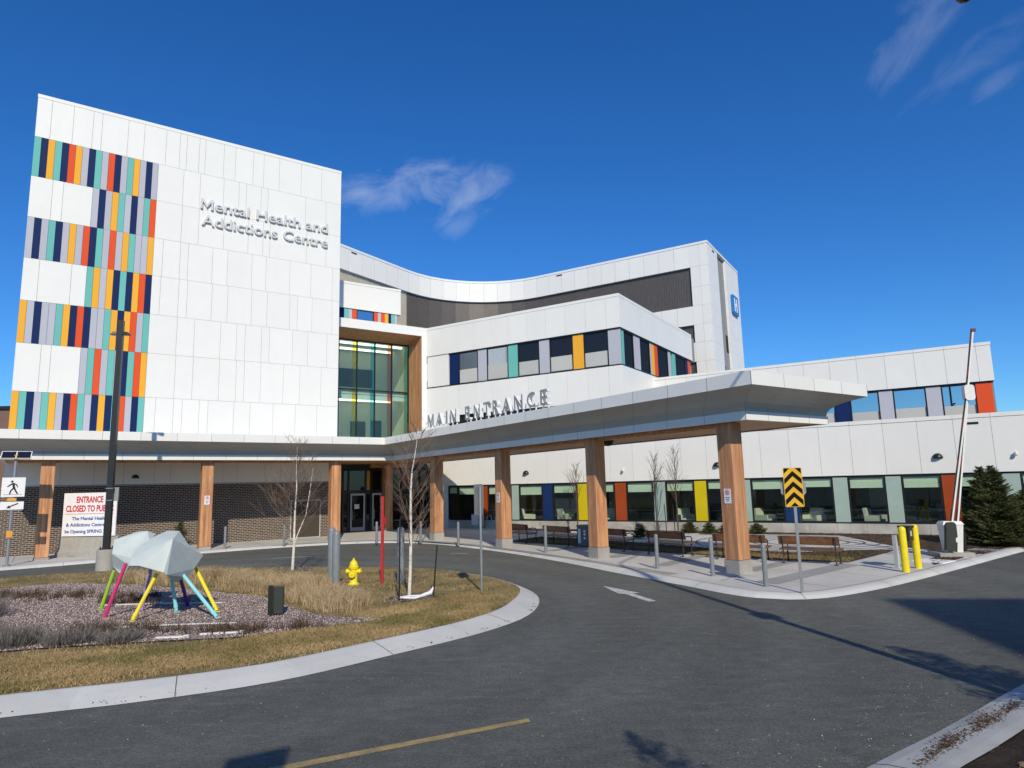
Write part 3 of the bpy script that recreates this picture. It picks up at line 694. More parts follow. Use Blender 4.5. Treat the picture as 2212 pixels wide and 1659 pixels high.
# ================================================================== BUILDINGS
G_ = .0055     # half joint between cladding panels
def panels(mb, F, s_list, z0, z1, d0=-.014, d1=.004, mi=0, seg=None):
    """row of cladding panels between consecutive s values, proud of the backing at depth 0"""
    for s0, s1 in zip(s_list[:-1], s_list[1:]):
        if s1 - s0 < .03: continue
        mb.box(s0 + G_, s1 - G_, d0, d1, z0 + G_, z1 - G_, F=F, mi=mi, t=random.uniform(.98, 1.012))
def cut(lo, hi, js): return [lo] + sorted(j for j in js if lo + .1 < j < hi - .1) + [hi]
def band(parent, F, items, z0, z1, glass='mirror', inset=.13, blind=False, fr='dark', low=False):
    """window band: each item (kind, s0, s1); windows get frame + pane, the others are coloured panels"""
    for it in items:
        kd, s0, s1 = it[:3]
        if kd == 'win':
            mb = MB(); w = .045
            mb.box(s0, s1, inset - .02, inset + .1, z0, z0 + w, F=F); mb.box(s0, s1, inset - .02, inset + .1, z1 - w, z1, F=F)
            mb.box(s0, s0 + w, inset - .02, inset + .1, z0 + w, z1 - w, F=F); mb.box(s1 - w, s1, inset - .02, inset + .1, z0 + w, z1 - w, F=F)
            wo_ = mb.build('window', fr, parent)
            zl = z0 + w + ((z1 - z0) * random.uniform(.40, .46) if low else 0)
            p = MB(); p.box(s0 + w, s1 - w, inset + .03, inset + .045, zl, z1 - w, F=F); p.build('pane', it[3] if len(it) > 3 else glass, wo_)
            if low: p = MB(); p.box(s0 + w, s1 - w, inset + .03, inset + .045, z0 + w, zl, F=F, t=random.uniform(.85, 1)); p.build('lower_panel', 'neutral_panel', wo_)
            if blind:
                bl = MB(); bz = z1 - w - random.choice([.34, .40, .41, .42, .44, .50]); bl.box(s0 + w + .03, s1 - w - .03, inset + .06, inset + .07, bz, z1 - w + .02, F=F)
                bl.box(s0 + w + .03, s1 - w - .03, inset + .055, inset + .075, bz - .02, bz, F=F); bl.build('blind', 'blind', wo_)
        else:
            mb = MB(); mb.box(s0 + .005, s1 - .005, inset - .03, inset + .08, z0, z1, F=F); mb.build('coloured_panel', kd, parent)

# ---- six-storey tower
tw = thing('tower_building', 'tall white panelled tower with coloured vertical stripes down its left edge', 'building', Tf(6, 36.7, 0))
A0, A1, BT = -1.44, 13.5, 36.70
TF = lambda s, d, z: Tf(s, BT + d, z)
mb = MB(); mb.box(A0 + .03, A1 - .03, .02, 13.5, 3.07, 21.5, F=TF)
for b0, b1, a0, a1 in ((-.02, .35, A0, A1), (13.2, 13.5, A0, A1)): pass
mb.build('wall', 'joint', tw)
mb = MB(); mb.box(A0 - .01, A1 + .01, -.018, .4, 21.43, 21.6, F=TF); mb.box(A1 - .38, A1 + .012, .401, 13.5, 21.43, 21.6, F=TF); mb.build('parapet_cap', 'white', tw)
rows = [21.42, 19.44, 17.46, 15.46, 13.48, 11.48, 9.5, 7.3, 5.1]
def apx(l): return l
right_j = {
 0: [-.86, .02, .83, 1.21, 2.34, 3.06, 4.07, 4.72, 5.05, 5.66, 5.96, 6.89, 7.49, 8.43, 9.0, 9.86, 11.1, 12.3],
 1: [4.97, 5.78, 6.95, 7.74, 8.12, 8.9, 9.28, 11.4, 12.6], 2: [4.99, 5.8, 7.05, 8.3, 9.08, 9.46, 11.5, 12.65],
 3: [4.2, 5.0, 5.38, 6.55, 7.3, 8.55, 9.3, 10.6, 11.8, 13.05], 4: [4.18, 5.02, 5.42, 6.6, 7.38, 8.6, 9.42, 10.65, 11.08, 11.9, 13.08],
 5: [5.03, 5.84, 7.1, 7.9, 8.33, 9.18, 9.6, 10.85, 11.7, 12.8], 6: [5.05, 5.86, 7.12, 7.95, 8.36, 9.2, 10.4, 11.3, 12.5], 7: [4.26, 5.06, 5.45, 6.24, 6.65, 7.9, 8.72, 9.9, 11.1, 12.3]}
seqs = {1: 'tnotnrogntgrngtogng', 2: 'gngotgngtr', 3: 'gngtngogrntgrgotggo', 4: 'togontnorn', 5: 'ogngg tonrnggtonorgt'.replace(' ', ''), 6: 'gtrgtgntro', 7: 'otngtogn rtgnontrgnt'.replace(' ', '')}
whites = {2: [-1.44, -.58, -.16, 1.02], 4: [-1.44, -.83, .42, 1.02], 6: [-1.44, -.5, -.12, 1.02]}
cm = dict(t=1, n=2, o=3, r=4, g=5)
mb = MB(); st = MB()
for r in range(8):
    zt, zb = rows[r], rows[r + 1]
    lo = A0 if r == 0 else 3.78
    panels(mb, TF, cut(lo, A1, right_j[r]), zb, zt)
    if r in whites: wm = MB(); panels(wm, TF, whites[r], zb, zt); wm.build('infill_cladding', 'white', tw)
    if r in seqs:
        st = MB(); q = seqs[r]; s0 = A0 if len(q) > 12 else 1.02; w = (3.78 - s0) / len(q)
        for i, c in enumerate(q):
            st.box(s0 + i * w + .006, s0 + (i + 1) * w - .006, -.014, .004, zb + G_, zt - G_, F=TF, mi=cm[c] - 1, t=random.uniform(.97, 1.03))
        st.build('coloured_stripes', ['teal', 'navy', 'orange', 'red', 'grey'], tw)
mb.build('cladding', 'white', tw); mb = MB()
panels(mb, TF, cut(A0, A1, [.02, .6, 1.9, 2.45, 3.1, 4.4, 5.1, 6.7, 7.5, 8.2, 9.6, 10.4, 11.6, 12.3]), 3.1, 5.08)
mb.build('soffit_cladding', 'white', tw); mb = MB()
SF = lambda s, d, z: Tf(A1 - d, BT + s, z)
for r in range(8):
    panels(mb, SF, [.02, 1.7, 3.3, 4.6, 6.2, 7.9, 9.4, 11.2, 13.4], rows[r + 1], rows[r])
for r, q in ((2, 'grtotngrotgrto'), (4, 'tgontrgotrgnto'), (6, 'rogtnrotgnrtog')):
    st = MB()
    for i, c in enumerate(q): st.box(3.0 + i * .62, 3.6 + i * .62, -.02, -.013, rows[r + 1] + .3, rows[r] - .1, F=SF, mi=cm[c] - 1)
    st.build('coloured_stripes', ['teal', 'navy', 'orange', 'red', 'grey'], tw)
mb.build('side_cladding', 'white', tw)
mb = MB(); mb.box(-16, A1 - .06, .06, 12, 0, 3.04, F=TF); mb.build('brick_base', 'brick', tw)
mb = MB(); mb.box(A0, A1, -.02, .1, 3.045, 3.085, F=TF); mb.build('soffit_trim', 'lightgrey', tw)
mb = MB(); mb.box(11.06, 12.58, .035, .1, .1, 2.02, F=TF); dr = mb.build('door', 'door_brown', tw)
mb = MB()
for b in ((11.0, 11.05, .1, 2.06), (12.59, 12.64, .1, 2.06), (11.0, 12.64, 2.065, 2.11), (11.05, 12.59, .1, .125)): mb.box(b[0], b[1], .02, .06, b[2], b[3], F=TF)
mb.build('door_frame', 'lightgrey', dr)
mb = MB(); mb.tube([TF(11.2, 0.0, 1.08), TF(11.2, -.03, 1.08), TF(11.34, -.03, 1.08)], .014, 6); mb.build('handle', 'galv', dr)

# ---- letters on the tower
sg = thing('wall_sign', 'raised steel letters reading Mental Health and Addictions Centre high on the tower', 'sign', Tf(9.3, 36.6, 16.6))
LF = lambda x, d, z: Tf(x, 36.56 + d, z)
def letter_parts(parent, text, F, x0, x1, z0, zc, ext, mats, bold=.018, spacing=1.0, posts=None):
    gl = glyphs(text, bold, spacing, .5); lo = min(g[1][:, 0].min() for g in gl); hi = max(g[1][:, 0].max() for g in gl)
    for ch, v, f in gl:
        mb = MB(); w = [F(x0 + (p[0] - lo) / (hi - lo) * (x1 - x0), (.5 - p[2]) * ext, z0 + p[1] / .73 * (zc - z0)) for p in v]
        mb.poly(w, f); mb.build('letter', mats, parent, recalc=False)
letter_parts(sg, 'Mental Health and', LF, 5.83, 12.7, 17.49, 18.08, .09, 'steel', bold=.008)
letter_parts(sg, 'Addictions Centre', LF, 5.92, 12.71, 16.6, 17.19, .09, 'steel', bold=.008)

# ---- entrance block: glazed lobby, upper storey with window band
eb = thing('entrance_block', 'white block over the entrance with wood framed glass bay and a band of windows', 'building', Wf(-21, 36, 0))
BB = 39.04
CF = lambda s, d, z: Wf(s, 34.1 + d, z)
CR = lambda s, d, z: Wf(-14.11 - d, 34.1 + s, z)
mb = MB()
mb.box(-27.9, -14.14, .02, 14, 7.16, 9.08, F=CF); mb.box(-27.9, -14.14, .02, 14, 11.24, 13.0, F=CF)
mb.box(-27.9, -14.4, .35, 13.9, 9.08, 11.24, F=CF); mb.box(-27.9, -14.3, .4, 13, 4.0, 7.16, F=CF)
mb.build('wall', 'joint', eb)
js = [-14.9 - 1.31 * k for k in range(12)]
mb = MB()
panels(mb, CF, cut(-27.96, -14.10, js), 11.25, 13.02); panels(mb, CR, cut(.004, 13.3, [1.3 * k + 1.0 for k in range(11)]), 11.25, 13.02); mb.build('upper_cladding', 'white', eb); mb = MB(); panels(mb, CF, cut(-27.96, -14.10, js), 7.15, 9.09)
panels(mb, CF, [-27.96, -26.3], 5.1, 7.14, d1=.5)
sj = [1.3 * k + 1.0 for k in range(11)]
panels(mb, CR, cut(.004, 13.3, sj), 5.1, 9.09)
mb.build('lower_cladding', 'white', eb); mb = MB(); panels(mb, CF, [-27.96, -26.18], 9.16, 11.25, d0=.04, d1=.2)
mb.build('infill_cladding', 'white', eb)
mb = MB(); mb.box(-27.98, -14.09, -.02, .3, 13.03, 13.2, F=CF); mb.box(.301, 13.3, -.018, .3, 13.03, 13.2, F=CR); mb.build('parapet_cap', 'white', eb)
mb = MB(); mb.box(-27.9, -14.14, .0, .3, 9.095, 9.165, F=CF); mb.box(-26.2, -14.14, .06, .3, 11.19, 11.24, F=CF)
mb.box(.05, 13.2, .0, .28, 9.095, 9.165, F=CR); mb.box(.05, 13.2, .06, .28, 11.19, 11.24, F=CR); mb.build('band_trim', 'dark', eb)
band(eb, CF, [('navy', -26.15, -25.42), ('win', -25.4, -23.9, 'mirror'), ('grey', -23.88, -23.22), ('win', -23.2, -21.62, 'mirror'), ('teal', -21.6, -20.92), ('win', -20.9, -19.42), ('grey', -19.39, -18.7),
              ('win', -18.68, -17.15), ('orange', -17.13, -16.45), ('win', -16.43, -14.92), ('grey', -14.9, -14.16)], 9.17, 11.19, glass='darkglass', low=True)
band(eb, CR, [('navy', .14, .36), ('teal', .38, .74), ('win', .76, 2.2), ('grey', 2.22, 2.54), ('grey', 2.56, 3.2), ('win', 3.22, 4.85), ('grey', 4.87, 5.1), ('orange', 5.12, 5.62), ('red', 5.64, 6.2),
              ('win', 6.22, 8.2), ('grey', 8.22, 8.75), ('teal', 9.1, 9.7), ('win', 9.72, 11.9), ('navy', 11.92, 12.4), ('red', 12.42, 13.0)], 9.17, 11.19, glass='darkglass')
band(eb, CF, [('win', -26.2 + 1.66 * k, -26.2 + 1.66 * k + 1.62) for k in range(7)], 5.2, 7.12, glass='darkglass', inset=.1)
# lobby bay
BF = lambda s, d, z: Tf(s, BB + d, z)
mb = MB(); mb.box(13.45, 20.44, 0, 2.4, 12.62, 13.2, F=BF); mb.box(20.07, 20.44, -.002, 1.9, 5.1, 12.615, F=BF); mb.build('bay_surround', 'white', eb)
mb = MB()
mb.face([BF(13.45, .02, 12.615), BF(20.065, .02, 12.615), BF(19.93, 1.7, 12.27), BF(13.45, 1.7, 12.27)])
mb.face([BF(20.065, .01, 5.1), BF(20.065, .01, 12.614), BF(19.92, 1.7, 12.26), BF(19.92, 1.7, 5.1)])
mb.build('wood_reveal', 'wood', eb, recalc=False)
cw = MB(); ms = [13.75, 15.0, 16.23, 17.47, 18.68, 19.9]; zs = [5.2, 9.0, 12.22]
for a in ms: cw.box(a - .03, a + .03, 1.62, 1.76, 5.2, 12.25, F=BF)
for z in zs:
    for a0, a1 in zip(ms[:-1], ms[1:]): cw.box(a0 + .031, a1 - .031, 1.63, 1.75, z - .03, z + .03, F=BF)
cwo = cw.build('curtain_wall', 'dark', eb)
for i, (a0, a1) in enumerate(zip(ms[:-1], ms[1:])):
    for z0, z1 in zip(zs[:-1], zs[1:]):
        gl = ['curtain_glass', 'glass_yellow', 'glass_teal', 'glass_orange', 'glass_teal'][i]; w = .27 if i else 0
        p = MB(); p.box(a0 + .03, a1 - .03 - w, 1.68, 1.695, z0 + .03, z1 - .03, F=BF); p.build('pane', 'curtain_glass', cwo)
        if w: p = MB(); p.box(a1 - .03 - w, a1 - .03, 1.68, 1.695, z0 + .03, z1 - .03, F=BF); p.build('coloured_pane', gl, cwo)
mb = MB(); mb.box(13.6, 20.0, 1.8, 8.5, 8.72, 8.98, F=BF); mb.box(13.6, 20.0, 5.2, 5.3, 5.2, 8.72, F=BF); mb.box(13.6, 20.0, 5.2, 5.3, 8.99, 12.25, F=BF)
mb.box(13.6, 20.0, 1.8, 8.5, 12.28, 12.4, F=BF); mb.box(13.6, 20.0, 1.8, 8.5, 5.0, 5.15, F=BF); mb.box(19.98, 20.05, 1.8, 7, 5.15, 12.27, F=BF)
mb.box(13.6, 20.0, 1.85, 1.95, 8.4, 8.71, F=BF, mi=1)
for a0, a1, z0, z1 in ((14.2, 15.4, 5.2, 7.3), (17.2, 18.3, 5.2, 7.3), (18.7, 19.5, 5.2, 7.4), (14.5, 18.8, 9.7, 11.0)): mb.box(a0, a1, 5.16, 5.19, z0, z1, F=BF, mi=2)
mb.build('lobby_interior', ['lobby', 'offwhite', 'interior'], eb)
for z in (8.60, 12.16):
    for d in (2.4, 4.2):
        mb = MB(); mb.box(13.8, 19.8, d, d + .18, z, z + .08, F=BF); mb.build('light_strip', 'lamp_strip', eb)
# small penthouse block behind the bay
PF = lambda s, d, z: Tf(s, 42.0 + d, z)
mb = MB(); mb.box(13.4, 19.94, .0, 4, 14.72, 16.4, F=PF); mb.box(13.4, 19.96, -.02, 4, 16.41, 16.57, F=PF); mb.build('penthouse', 'white', eb)
mb = MB(); mb.box(13.4, 19.8, .2, 4, 13.0, 14.715, F=PF); mb.build('penthouse_core', 'dark', eb)
q = lambda x: 15.55 + (x - 165) / 107.5
band(eb, PF, [('navy', q(120), q(195)), ('teal', q(195), q(230)), ('grey', q(230), q(255)), ('red', q(256), q(290)), ('win', q(291), q(424)), ('red', q(425), q(455)), ('grey', q(455), q(480)), ('red', q(480), q(510)),
              ('orange', q(510), q(540)), ('navy', q(540), q(562)), ('teal', q(562), q(590)), ('grey', q(590), q(614))], 13.21, 14.71, inset=.1)
# ground floor glazing and doors under the canopy
EF = lambda s, d, z: Tf(s, 39.0 + d, z)
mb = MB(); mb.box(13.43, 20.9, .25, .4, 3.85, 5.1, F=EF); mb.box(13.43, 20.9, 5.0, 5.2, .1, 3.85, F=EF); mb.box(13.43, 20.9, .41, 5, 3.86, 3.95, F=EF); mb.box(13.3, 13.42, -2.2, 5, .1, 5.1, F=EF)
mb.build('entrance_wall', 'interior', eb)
ef = MB(); es = [13.45, 14.75, 15.1, 16.2, 16.52, 17.25, 18.6, 19.02, 19.9, 20.85]
for a in es: ef.box(a - .05, a + .05, -.04, .1, .1, 3.84, F=EF)
for z in (.13, 2.5, 3.8):
    for a0, a1 in zip(es[:-1], es[1:]): ef.box(a0 + .051, a1 - .051, -.03, .09, z - (.03 if z < 1 else .08), z + .05, F=EF)
efo = ef.build('entrance_frame', 'dark', eb)
for i, (a0, a1) in enumerate(zip(es[:-1], es[1:])):
    for z0, z1 in ((.18, 2.42), (2.55, 3.72)):
        up_ = z0 > 2; mt = 'orangep' if (i == 6 and up_) else 'amber' if (i == 3 and up_) else 'darkglass'
        p = MB(); p.box(a0 + .05, a1 - .05, .02, .035, z0, z1, F=EF); p.build('pane', mt, efo)
for a0, a1 in ((15.2, 16.12), (16.6, 17.2)):
    mb = MB()
    mb.box(a0, a0 + .09, -.10, -.05, .14, 2.36, F=EF); mb.box(a1 - .09, a1, -.10, -.05, .14, 2.36, F=EF); mb.box(a0 + .091, a1 - .091, -.10, -.05, 2.24, 2.36, F=EF); mb.box(a0 + .091, a1 - .091, -.10, -.05, .14, .36, F=EF)
    do = mb.build('door', 'lightgrey', eb); p = MB(); p.box(a0 + .09, a1 - .09, -.085, -.075, .36, 2.24, F=EF); p.build('pane', 'darkglass', do)
    hnd = MB(); hnd.tube([EF(a0 + .12, -.16, .8), EF(a0 + .12, -.16, 1.4)], .018, 6); hnd.build('handle', 'galv', do)
mb = MB(); mb.box(15.45, 15.75, -.115, -.101, 1.45, 1.72, F=EF); tag(mb.build('door_notice', 'signwhite', loc=EF(15.6, -.1, 1.55)), 'small white paper notice taped inside the dark entrance door', 'notice')

# ---- long wing: ground floor and set-back first floor
lw = thing('wing_building', 'long low white wing with ground floor windows between coloured panels and a set-back upper storey', 'building', Wf(-6, 36, 0))
EW = lambda s, d, z: Wf(s, 34.1 + d, z)
FW = lambda s, d, z: Wf(s, 39.0 + d, z)
mb = MB(); mb.box(-26.9, 15, .02, .3, 2.72, 4.96, F=EW); mb.box(-26.9, 15, .3, 5.2, 4.7, 4.9, F=EW); mb.box(-14.3, 2.8, .3, 8, 4.9, 8.75, F=FW); mb.box(-14.3, 2.8, .02, .3, 7.06, 8.75, F=FW)
mb.build('wall', 'joint', lw)
mb = MB(); ejs = [-5.79 + 1.325 * k for k in range(-16, 16)]
panels(mb, EW, cut(-26.95, 15, ejs), 2.7, 4.965); mb.build('lower_cladding', 'white', lw); mb = MB(); fjs = [2.25 - 1.3 * k for k in range(14)]
panels(mb, FW, cut(-14.4, 2.84, fjs), 7.05, 8.78); mb.box(2.8, 2.84, .0, 8, 7.05, 8.78, F=FW)
mb.build('upper_cladding', 'white', lw)
mb = MB()
for s0, s1 in zip(cut(-26.97, 15, ejs)[:-1], cut(-26.97, 15, ejs)[1:]): mb.box(s0 + .004, s1 - .004, -.03, .32, 4.98, 5.15, F=EW)
mb.build('parapet_cap', 'white', lw); mb = MB()
for s0, s1 in zip(cut(-14.4, 2.87, fjs)[:-1], cut(-14.4, 2.87, fjs)[1:]): mb.box(s0 + .004, s1 - .004, -.03, .32, 8.79, 8.94, F=FW)
mb.build('parapet_cap', 'white', lw)
mb = MB(); mb.box(-26.6, 15, .06, .3, 2.62, 2.71, F=EW); mb.box(-21.9, 15, .0, .3, .56, .615, F=EW); mb.box(-14.2, 2.72, .07, .3, 6.98, 7.05, F=FW); mb.box(-14.2, 2.72, .07, .3, 4.92, 5.2, F=FW); mb.build('band_trim', 'dark', lw)
mb = MB(); s = -26.9
while s < 15: mb.box(s + .004, s + 1.2, .0, .4, 0, .555, F=EW, t=random.uniform(.92, 1.05)); s += 1.205
mb.build('base_wall', 'basewall', lw)
items = [('win', -26.28, -25.56), ('win', -25.54, -24.1), ('joint', -24.08, -23.58), ('orangep', -23.56, -23.28), ('win', -23.26, -21.55), ('palep', -21.53, -21.04), ('win', -21.02, -19.42), ('navyp', -19.4, -18.76), ('win', -18.74, -17.15),
         ('yellowp', -17.13, -16.5), ('win', -16.48, -14.9), ('orangep', -14.87, -14.23), ('win', -14.21, -12.7), ('palep', -12.68, -12.04), ('win', -12.02, -10.51), ('yellowp', -10.49, -9.88), ('win', -9.86, -8.36), ('palep', -8.34, -7.72),
         ('win', -7.7, -6.22), ('navyp', -6.2, -5.55), ('win', -5.53, -4.06), ('palep', -4.04, -3.43), ('win', -3.41, -1.93), ('palep', -1.91, -1.31), ('win', -1.29, .17), ('orangep', .19, .79), ('win', .81, 2.27), ('palep', 2.29, 2.9),
         ('win', 2.92, 4.4), ('navyp', 4.42, 5.0), ('win', 5.02, 6.5)]
band(lw, EW, items, .62, 2.62, glass='glass', inset=.05, blind=True)
mb = MB(); mb.box(-26.64, -26.3, -.01, .2, .1, 2.69, F=EW); mb.build('corner_panel', 'white', lw)
band(lw, FW, [('red', 2.06, 2.72), ('win', .66, 2.04), ('grey', .0, .64), ('win', -1.43, -.02), ('grey', -2.08, -1.45), ('win', -3.43, -2.1), ('navy', -4.16, -3.45), ('win', -5.5, -4.18), ('grey', -6.15, -5.52), ('win', -7.6, -6.17), ('teal', -8.2, -7.62), ('win', -9.7, -8.22), ('grey', -10.3, -9.72), ('win', -11.8, -10.32)],
     5.2, 6.98, low=True)
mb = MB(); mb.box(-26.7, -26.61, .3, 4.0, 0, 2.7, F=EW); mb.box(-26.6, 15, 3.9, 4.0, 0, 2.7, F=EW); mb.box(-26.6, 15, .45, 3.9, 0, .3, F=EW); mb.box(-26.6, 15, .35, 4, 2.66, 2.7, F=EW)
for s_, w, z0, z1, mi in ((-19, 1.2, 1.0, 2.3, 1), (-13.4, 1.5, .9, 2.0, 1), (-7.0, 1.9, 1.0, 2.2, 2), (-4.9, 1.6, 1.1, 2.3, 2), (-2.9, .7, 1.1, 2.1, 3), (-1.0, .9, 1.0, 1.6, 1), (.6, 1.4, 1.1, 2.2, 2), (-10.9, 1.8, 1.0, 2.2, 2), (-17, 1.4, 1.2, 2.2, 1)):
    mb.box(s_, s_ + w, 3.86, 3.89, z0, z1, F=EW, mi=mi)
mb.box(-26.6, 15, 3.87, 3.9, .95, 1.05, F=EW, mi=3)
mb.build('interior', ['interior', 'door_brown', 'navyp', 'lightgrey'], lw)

# ---- curved building behind
cb = thing('curved_building', 'tall white building with a concave curved front and dark louvre bands, behind the entrance block', 'building', Wf(-22, 55, 0))
def dpath(off):     # plan line, off = inwards
    p = [(-36.4 - off, b) for b in np.linspace(24, 42, 14)]
    for a in np.linspace(0, math.pi / 2, 11)[1:]: p.append((-28.4 - (8 + off) * math.cos(a), 42 + (8 + off) * math.sin(a)))
    p += [(x, 50 + off) for x in np.linspace(-28.4, -14.58, 12)[1:]]
    return p
def dring(mb, off, z0, z1, mi=0, i0=0, i1=None, tint=.02):
    P = dpath(off)
    for p, q_ in list(zip(P[:-1], P[1:]))[i0:i1]: mb.face([Wf(*p, z0), Wf(*q_, z0), Wf(*q_, z1), Wf(*p, z1)], mi, random.uniform(1 - tint, 1 + tint))
def dlines(mb, off, z0, z1, w=.02, skip=1):
    P = dpath(off)[1:-1:skip]
    for (a, b) in P: mb.box(a - w, a + w, b - w, b + w, z0, z1, F=Wf)
bands_w = [(19.13, 20.85), (14.52, 16.0), (11.65, 13.12)]; bands_d = [(16.0, 19.13), (13.12, 14.52), (9.5, 11.65)]
mb = MB()
P0, P1 = dpath(0), dpath(.2)
for z0, z1 in bands_w:
    mb = MB(); dring(mb, 0, z0, z1)
    for z in (z0, z1):
        for i in range(len(P0) - 1): mb.face([Wf(*P0[i], z), Wf(*P0[i + 1], z), Wf(*P1[i + 1], z), Wf(*P1[i], z)])
    for (a, b) in dpath(-.001)[1:-1]: mb.box(a - .010, a + .010, b - .010, b + .010, z0 + .01, z1 - .01, F=Wf, mi=1)
    mb.build('curved_cladding', ['white', 'pale_joint'], cb, recalc=False)
mb = MB()
DP = lambda s, d, z: Wf(s, 50 + d, z)
zz = [9.5, 10.3, 11.65, 13.12, 14.52, 16.0, 17.5, 19.13, 20.85]
for z0, z1 in zip(zz[:-1], zz[1:]): panels(mb, DP, [-14.58, -13.85, -13.18], z0, z1, d0=0, d1=.25)
DR = lambda s, d, z: Wf(-13.18 - d, 50 + s, z)
for z0, z1 in zip(zz[:-1], zz[1:]):
    panels(mb, DR, [.26, 1.5, 2.84], z0, z1, d0=0, d1=.2)
mb.build('end_cladding', 'white', cb, recalc=False); mb = MB()
for z0, z1 in zip(zz[:-1], zz[1:]): panels(mb, DR, [5.25, 6.9, 8.3, 9.5], z0, z1, d0=0, d1=.2)
mb.build('end_cladding', 'white', cb, recalc=False)
mb = MB(); Pa, Pb = dpath(-.03), dpath(.35)
for i in range(len(Pa) - 1):
    mb.face([Wf(*Pa[i], 20.87), Wf(*Pa[i + 1], 20.87), Wf(*Pa[i + 1], 21.05), Wf(*Pa[i], 21.05)]); mb.face([Wf(*Pa[i], 21.05), Wf(*Pa[i + 1], 21.05), Wf(*Pb[i + 1], 21.05), Wf(*Pb[i], 21.05)])
mb.box(-14.58, -13.15, -.03, .3, 20.87, 21.05, F=DP); mb.box(.301, 9.5, -.028, .3, 20.87, 21.05, F=DR); mb.build('parapet_cap', 'white', cb, recalc=False)
mb = MB()
for z0, z1 in bands_d: dring(mb, .22, z0, z1, 0, 13, None, .06)
mb.box(2.84, 5.25, .25, .4, 9.5, 20.86, F=DR); mb.build('louvre_backing', 'louvre', cb, recalc=False)
fin = [MB() for _ in bands_d]; P = np.array(dpath(.15)); L = np.r_[0, np.cumsum(np.linalg.norm(np.diff(P, axis=0), axis=1))]; pr = [MB() for _ in bands_d]
for d in np.arange(.2, L[-1], .2):
    i = min(np.searchsorted(L, d) - 1, len(P) - 2); t = (d - L[i]) / (L[i + 1] - L[i]); c = P[i] + (P[i + 1] - P[i]) * t; e = (P[i + 1] - P[i]) / np.linalg.norm(P[i + 1] - P[i]); nn = np.array([-e[1], e[0]])
    left = d < 18
    for bi, (z0, z1) in enumerate(bands_d):
        tgt = (pr if left else fin)[bi]
        def FN(a, b, z, c=c, e=e, nn=nn): return Wf(*(c + e * a + nn * b), z)
        tgt.box(-.03, .03, .03, .06, z0 + .01, z1 - .01, F=FN, t=random.uniform(.96, 1.04))
for bi, (z0, z1) in enumerate(bands_d):
    fin[bi].build('louvre_fins', 'louvre', cb); dring(pr[bi], .22, z0, z1, 0, 0, 13, .03); pr[bi].build('ribbed_screen', 'pale_rib', cb, recalc=False)
mb = MB(); mb.box(-36.2, -13.4, .5, 9, 9, 20.7, F=DP); mb.build('wall', 'joint', cb)
for s0, s1, z0, z1 in ((2.95, 3.5, 12.95, 14.4), (4.6, 5.2, 12.95, 14.4), (2.95, 3.9, 11.1, 11.7)):
    mb = MB(); mb.box(s0, s1, .2, .249, z0, z1, F=DR); mb.build('window', 'darkglass', cb)
# blue H sign
hsn = thing('hospital_sign', 'blue square sign with a white letter H high on the curved building', 'sign', DR(7.2, -.1, 16.5))
HF = lambda s, d, z: DR(s, -.02 - .16 + d, z)
def rrect(x0, x1, z0, z1, r, n=5):
    out = []
    for cx, cz, a0 in ((x1 - r, z1 - r, 0), (x0 + r, z1 - r, 90), (x0 + r, z0 + r, 180), (x1 - r, z0 + r, 270)):
        for k in range(n + 1): a = R(a0 + 90 * k / n); out.append((cx + r * math.cos(a), cz + r * math.sin(a)))
    return out
mb = MB(); mb.prism(rrect(6.27, 8.18, 16.55, 18.22, .18), 0, .16, F=lambda x, y, z: HF(x, z, y)); mb.build('sign_panel', 'hblue', hsn)
mb = MB()
for b in ((6.75, 7.03, 16.8, 17.97), (7.42, 7.70, 16.8, 17.97), (7.031, 7.419, 17.26, 17.52)): mb.box(b[0], b[1], -.02, -.002, b[2], b[3], F=HF)
mb.build('letter', 'signwhite', hsn)
# distant building at the left edge
fb = thing('far_building', 'distant low brown brick building at the far left behind the tower', 'building', (-62, 66, 0))
mb = MB(); mb.box(-85, -44, 62, 75, 0, 10.8); mb.build('wall', 'farbrick', fb)
mb = MB(); mb.box(-85.2, -43.8, 61.8, 75.2, 10.81, 11.1); mb.build('roof', 'dark', fb)
for k in range(8):
    mb = MB(); mb.box(-82 + k * 4.6, -80 + k * 4.6, 61.93, 61.99, 6, 8.5); mb.build('window', 'darkglass', fb)

# ---- entrance canopy
cp = thing('entrance_canopy', 'white L-shaped entrance canopy with coved underside on square cedar columns', 'canopy', Tf(15.7, 30, 0))
def zc(b): return .11 * min(max((32.3 - b) / 21.9, 0), 1)
def cpath(d):
    P = [(-2.3 + d, 36.7), (-2.3 + d, 32.2 + d), (14.4 + d, 32.2 + d), (14.4 + d, 10.1 + d), (20.0 - d, 10.1 + d), (20.0 - d, 37.2)]
    out = []
    for (p, q_), n in zip(zip(P[:-1], P[1:]), (2, 12, 16, 4, 19)):
        for k in range(n): out.append((p[0] + (q_[0] - p[0]) * k / n, p[1] + (q_[1] - p[1]) * k / n))
    return out + [P[-1]]
def csweep(mb, prof, tint=.02):
    rings = [cpath(d) for d, z in prof]; n = len(rings[0]); ts = [random.uniform(1 - tint, 1 + tint) for _ in range(n)]
    for i in range(n - 1):
        for k in range(len(prof) - 1):
            c = [(rings[k][i], prof[k][1]), (rings[k][i + 1], prof[k][1]), (rings[k + 1][i + 1], prof[k + 1][1]), (rings[k + 1][i], prof[k + 1][1])]
            mb.face([Tf(p[0], p[1], z + zc(p[1])) for p, z in c], 0, ts[i])
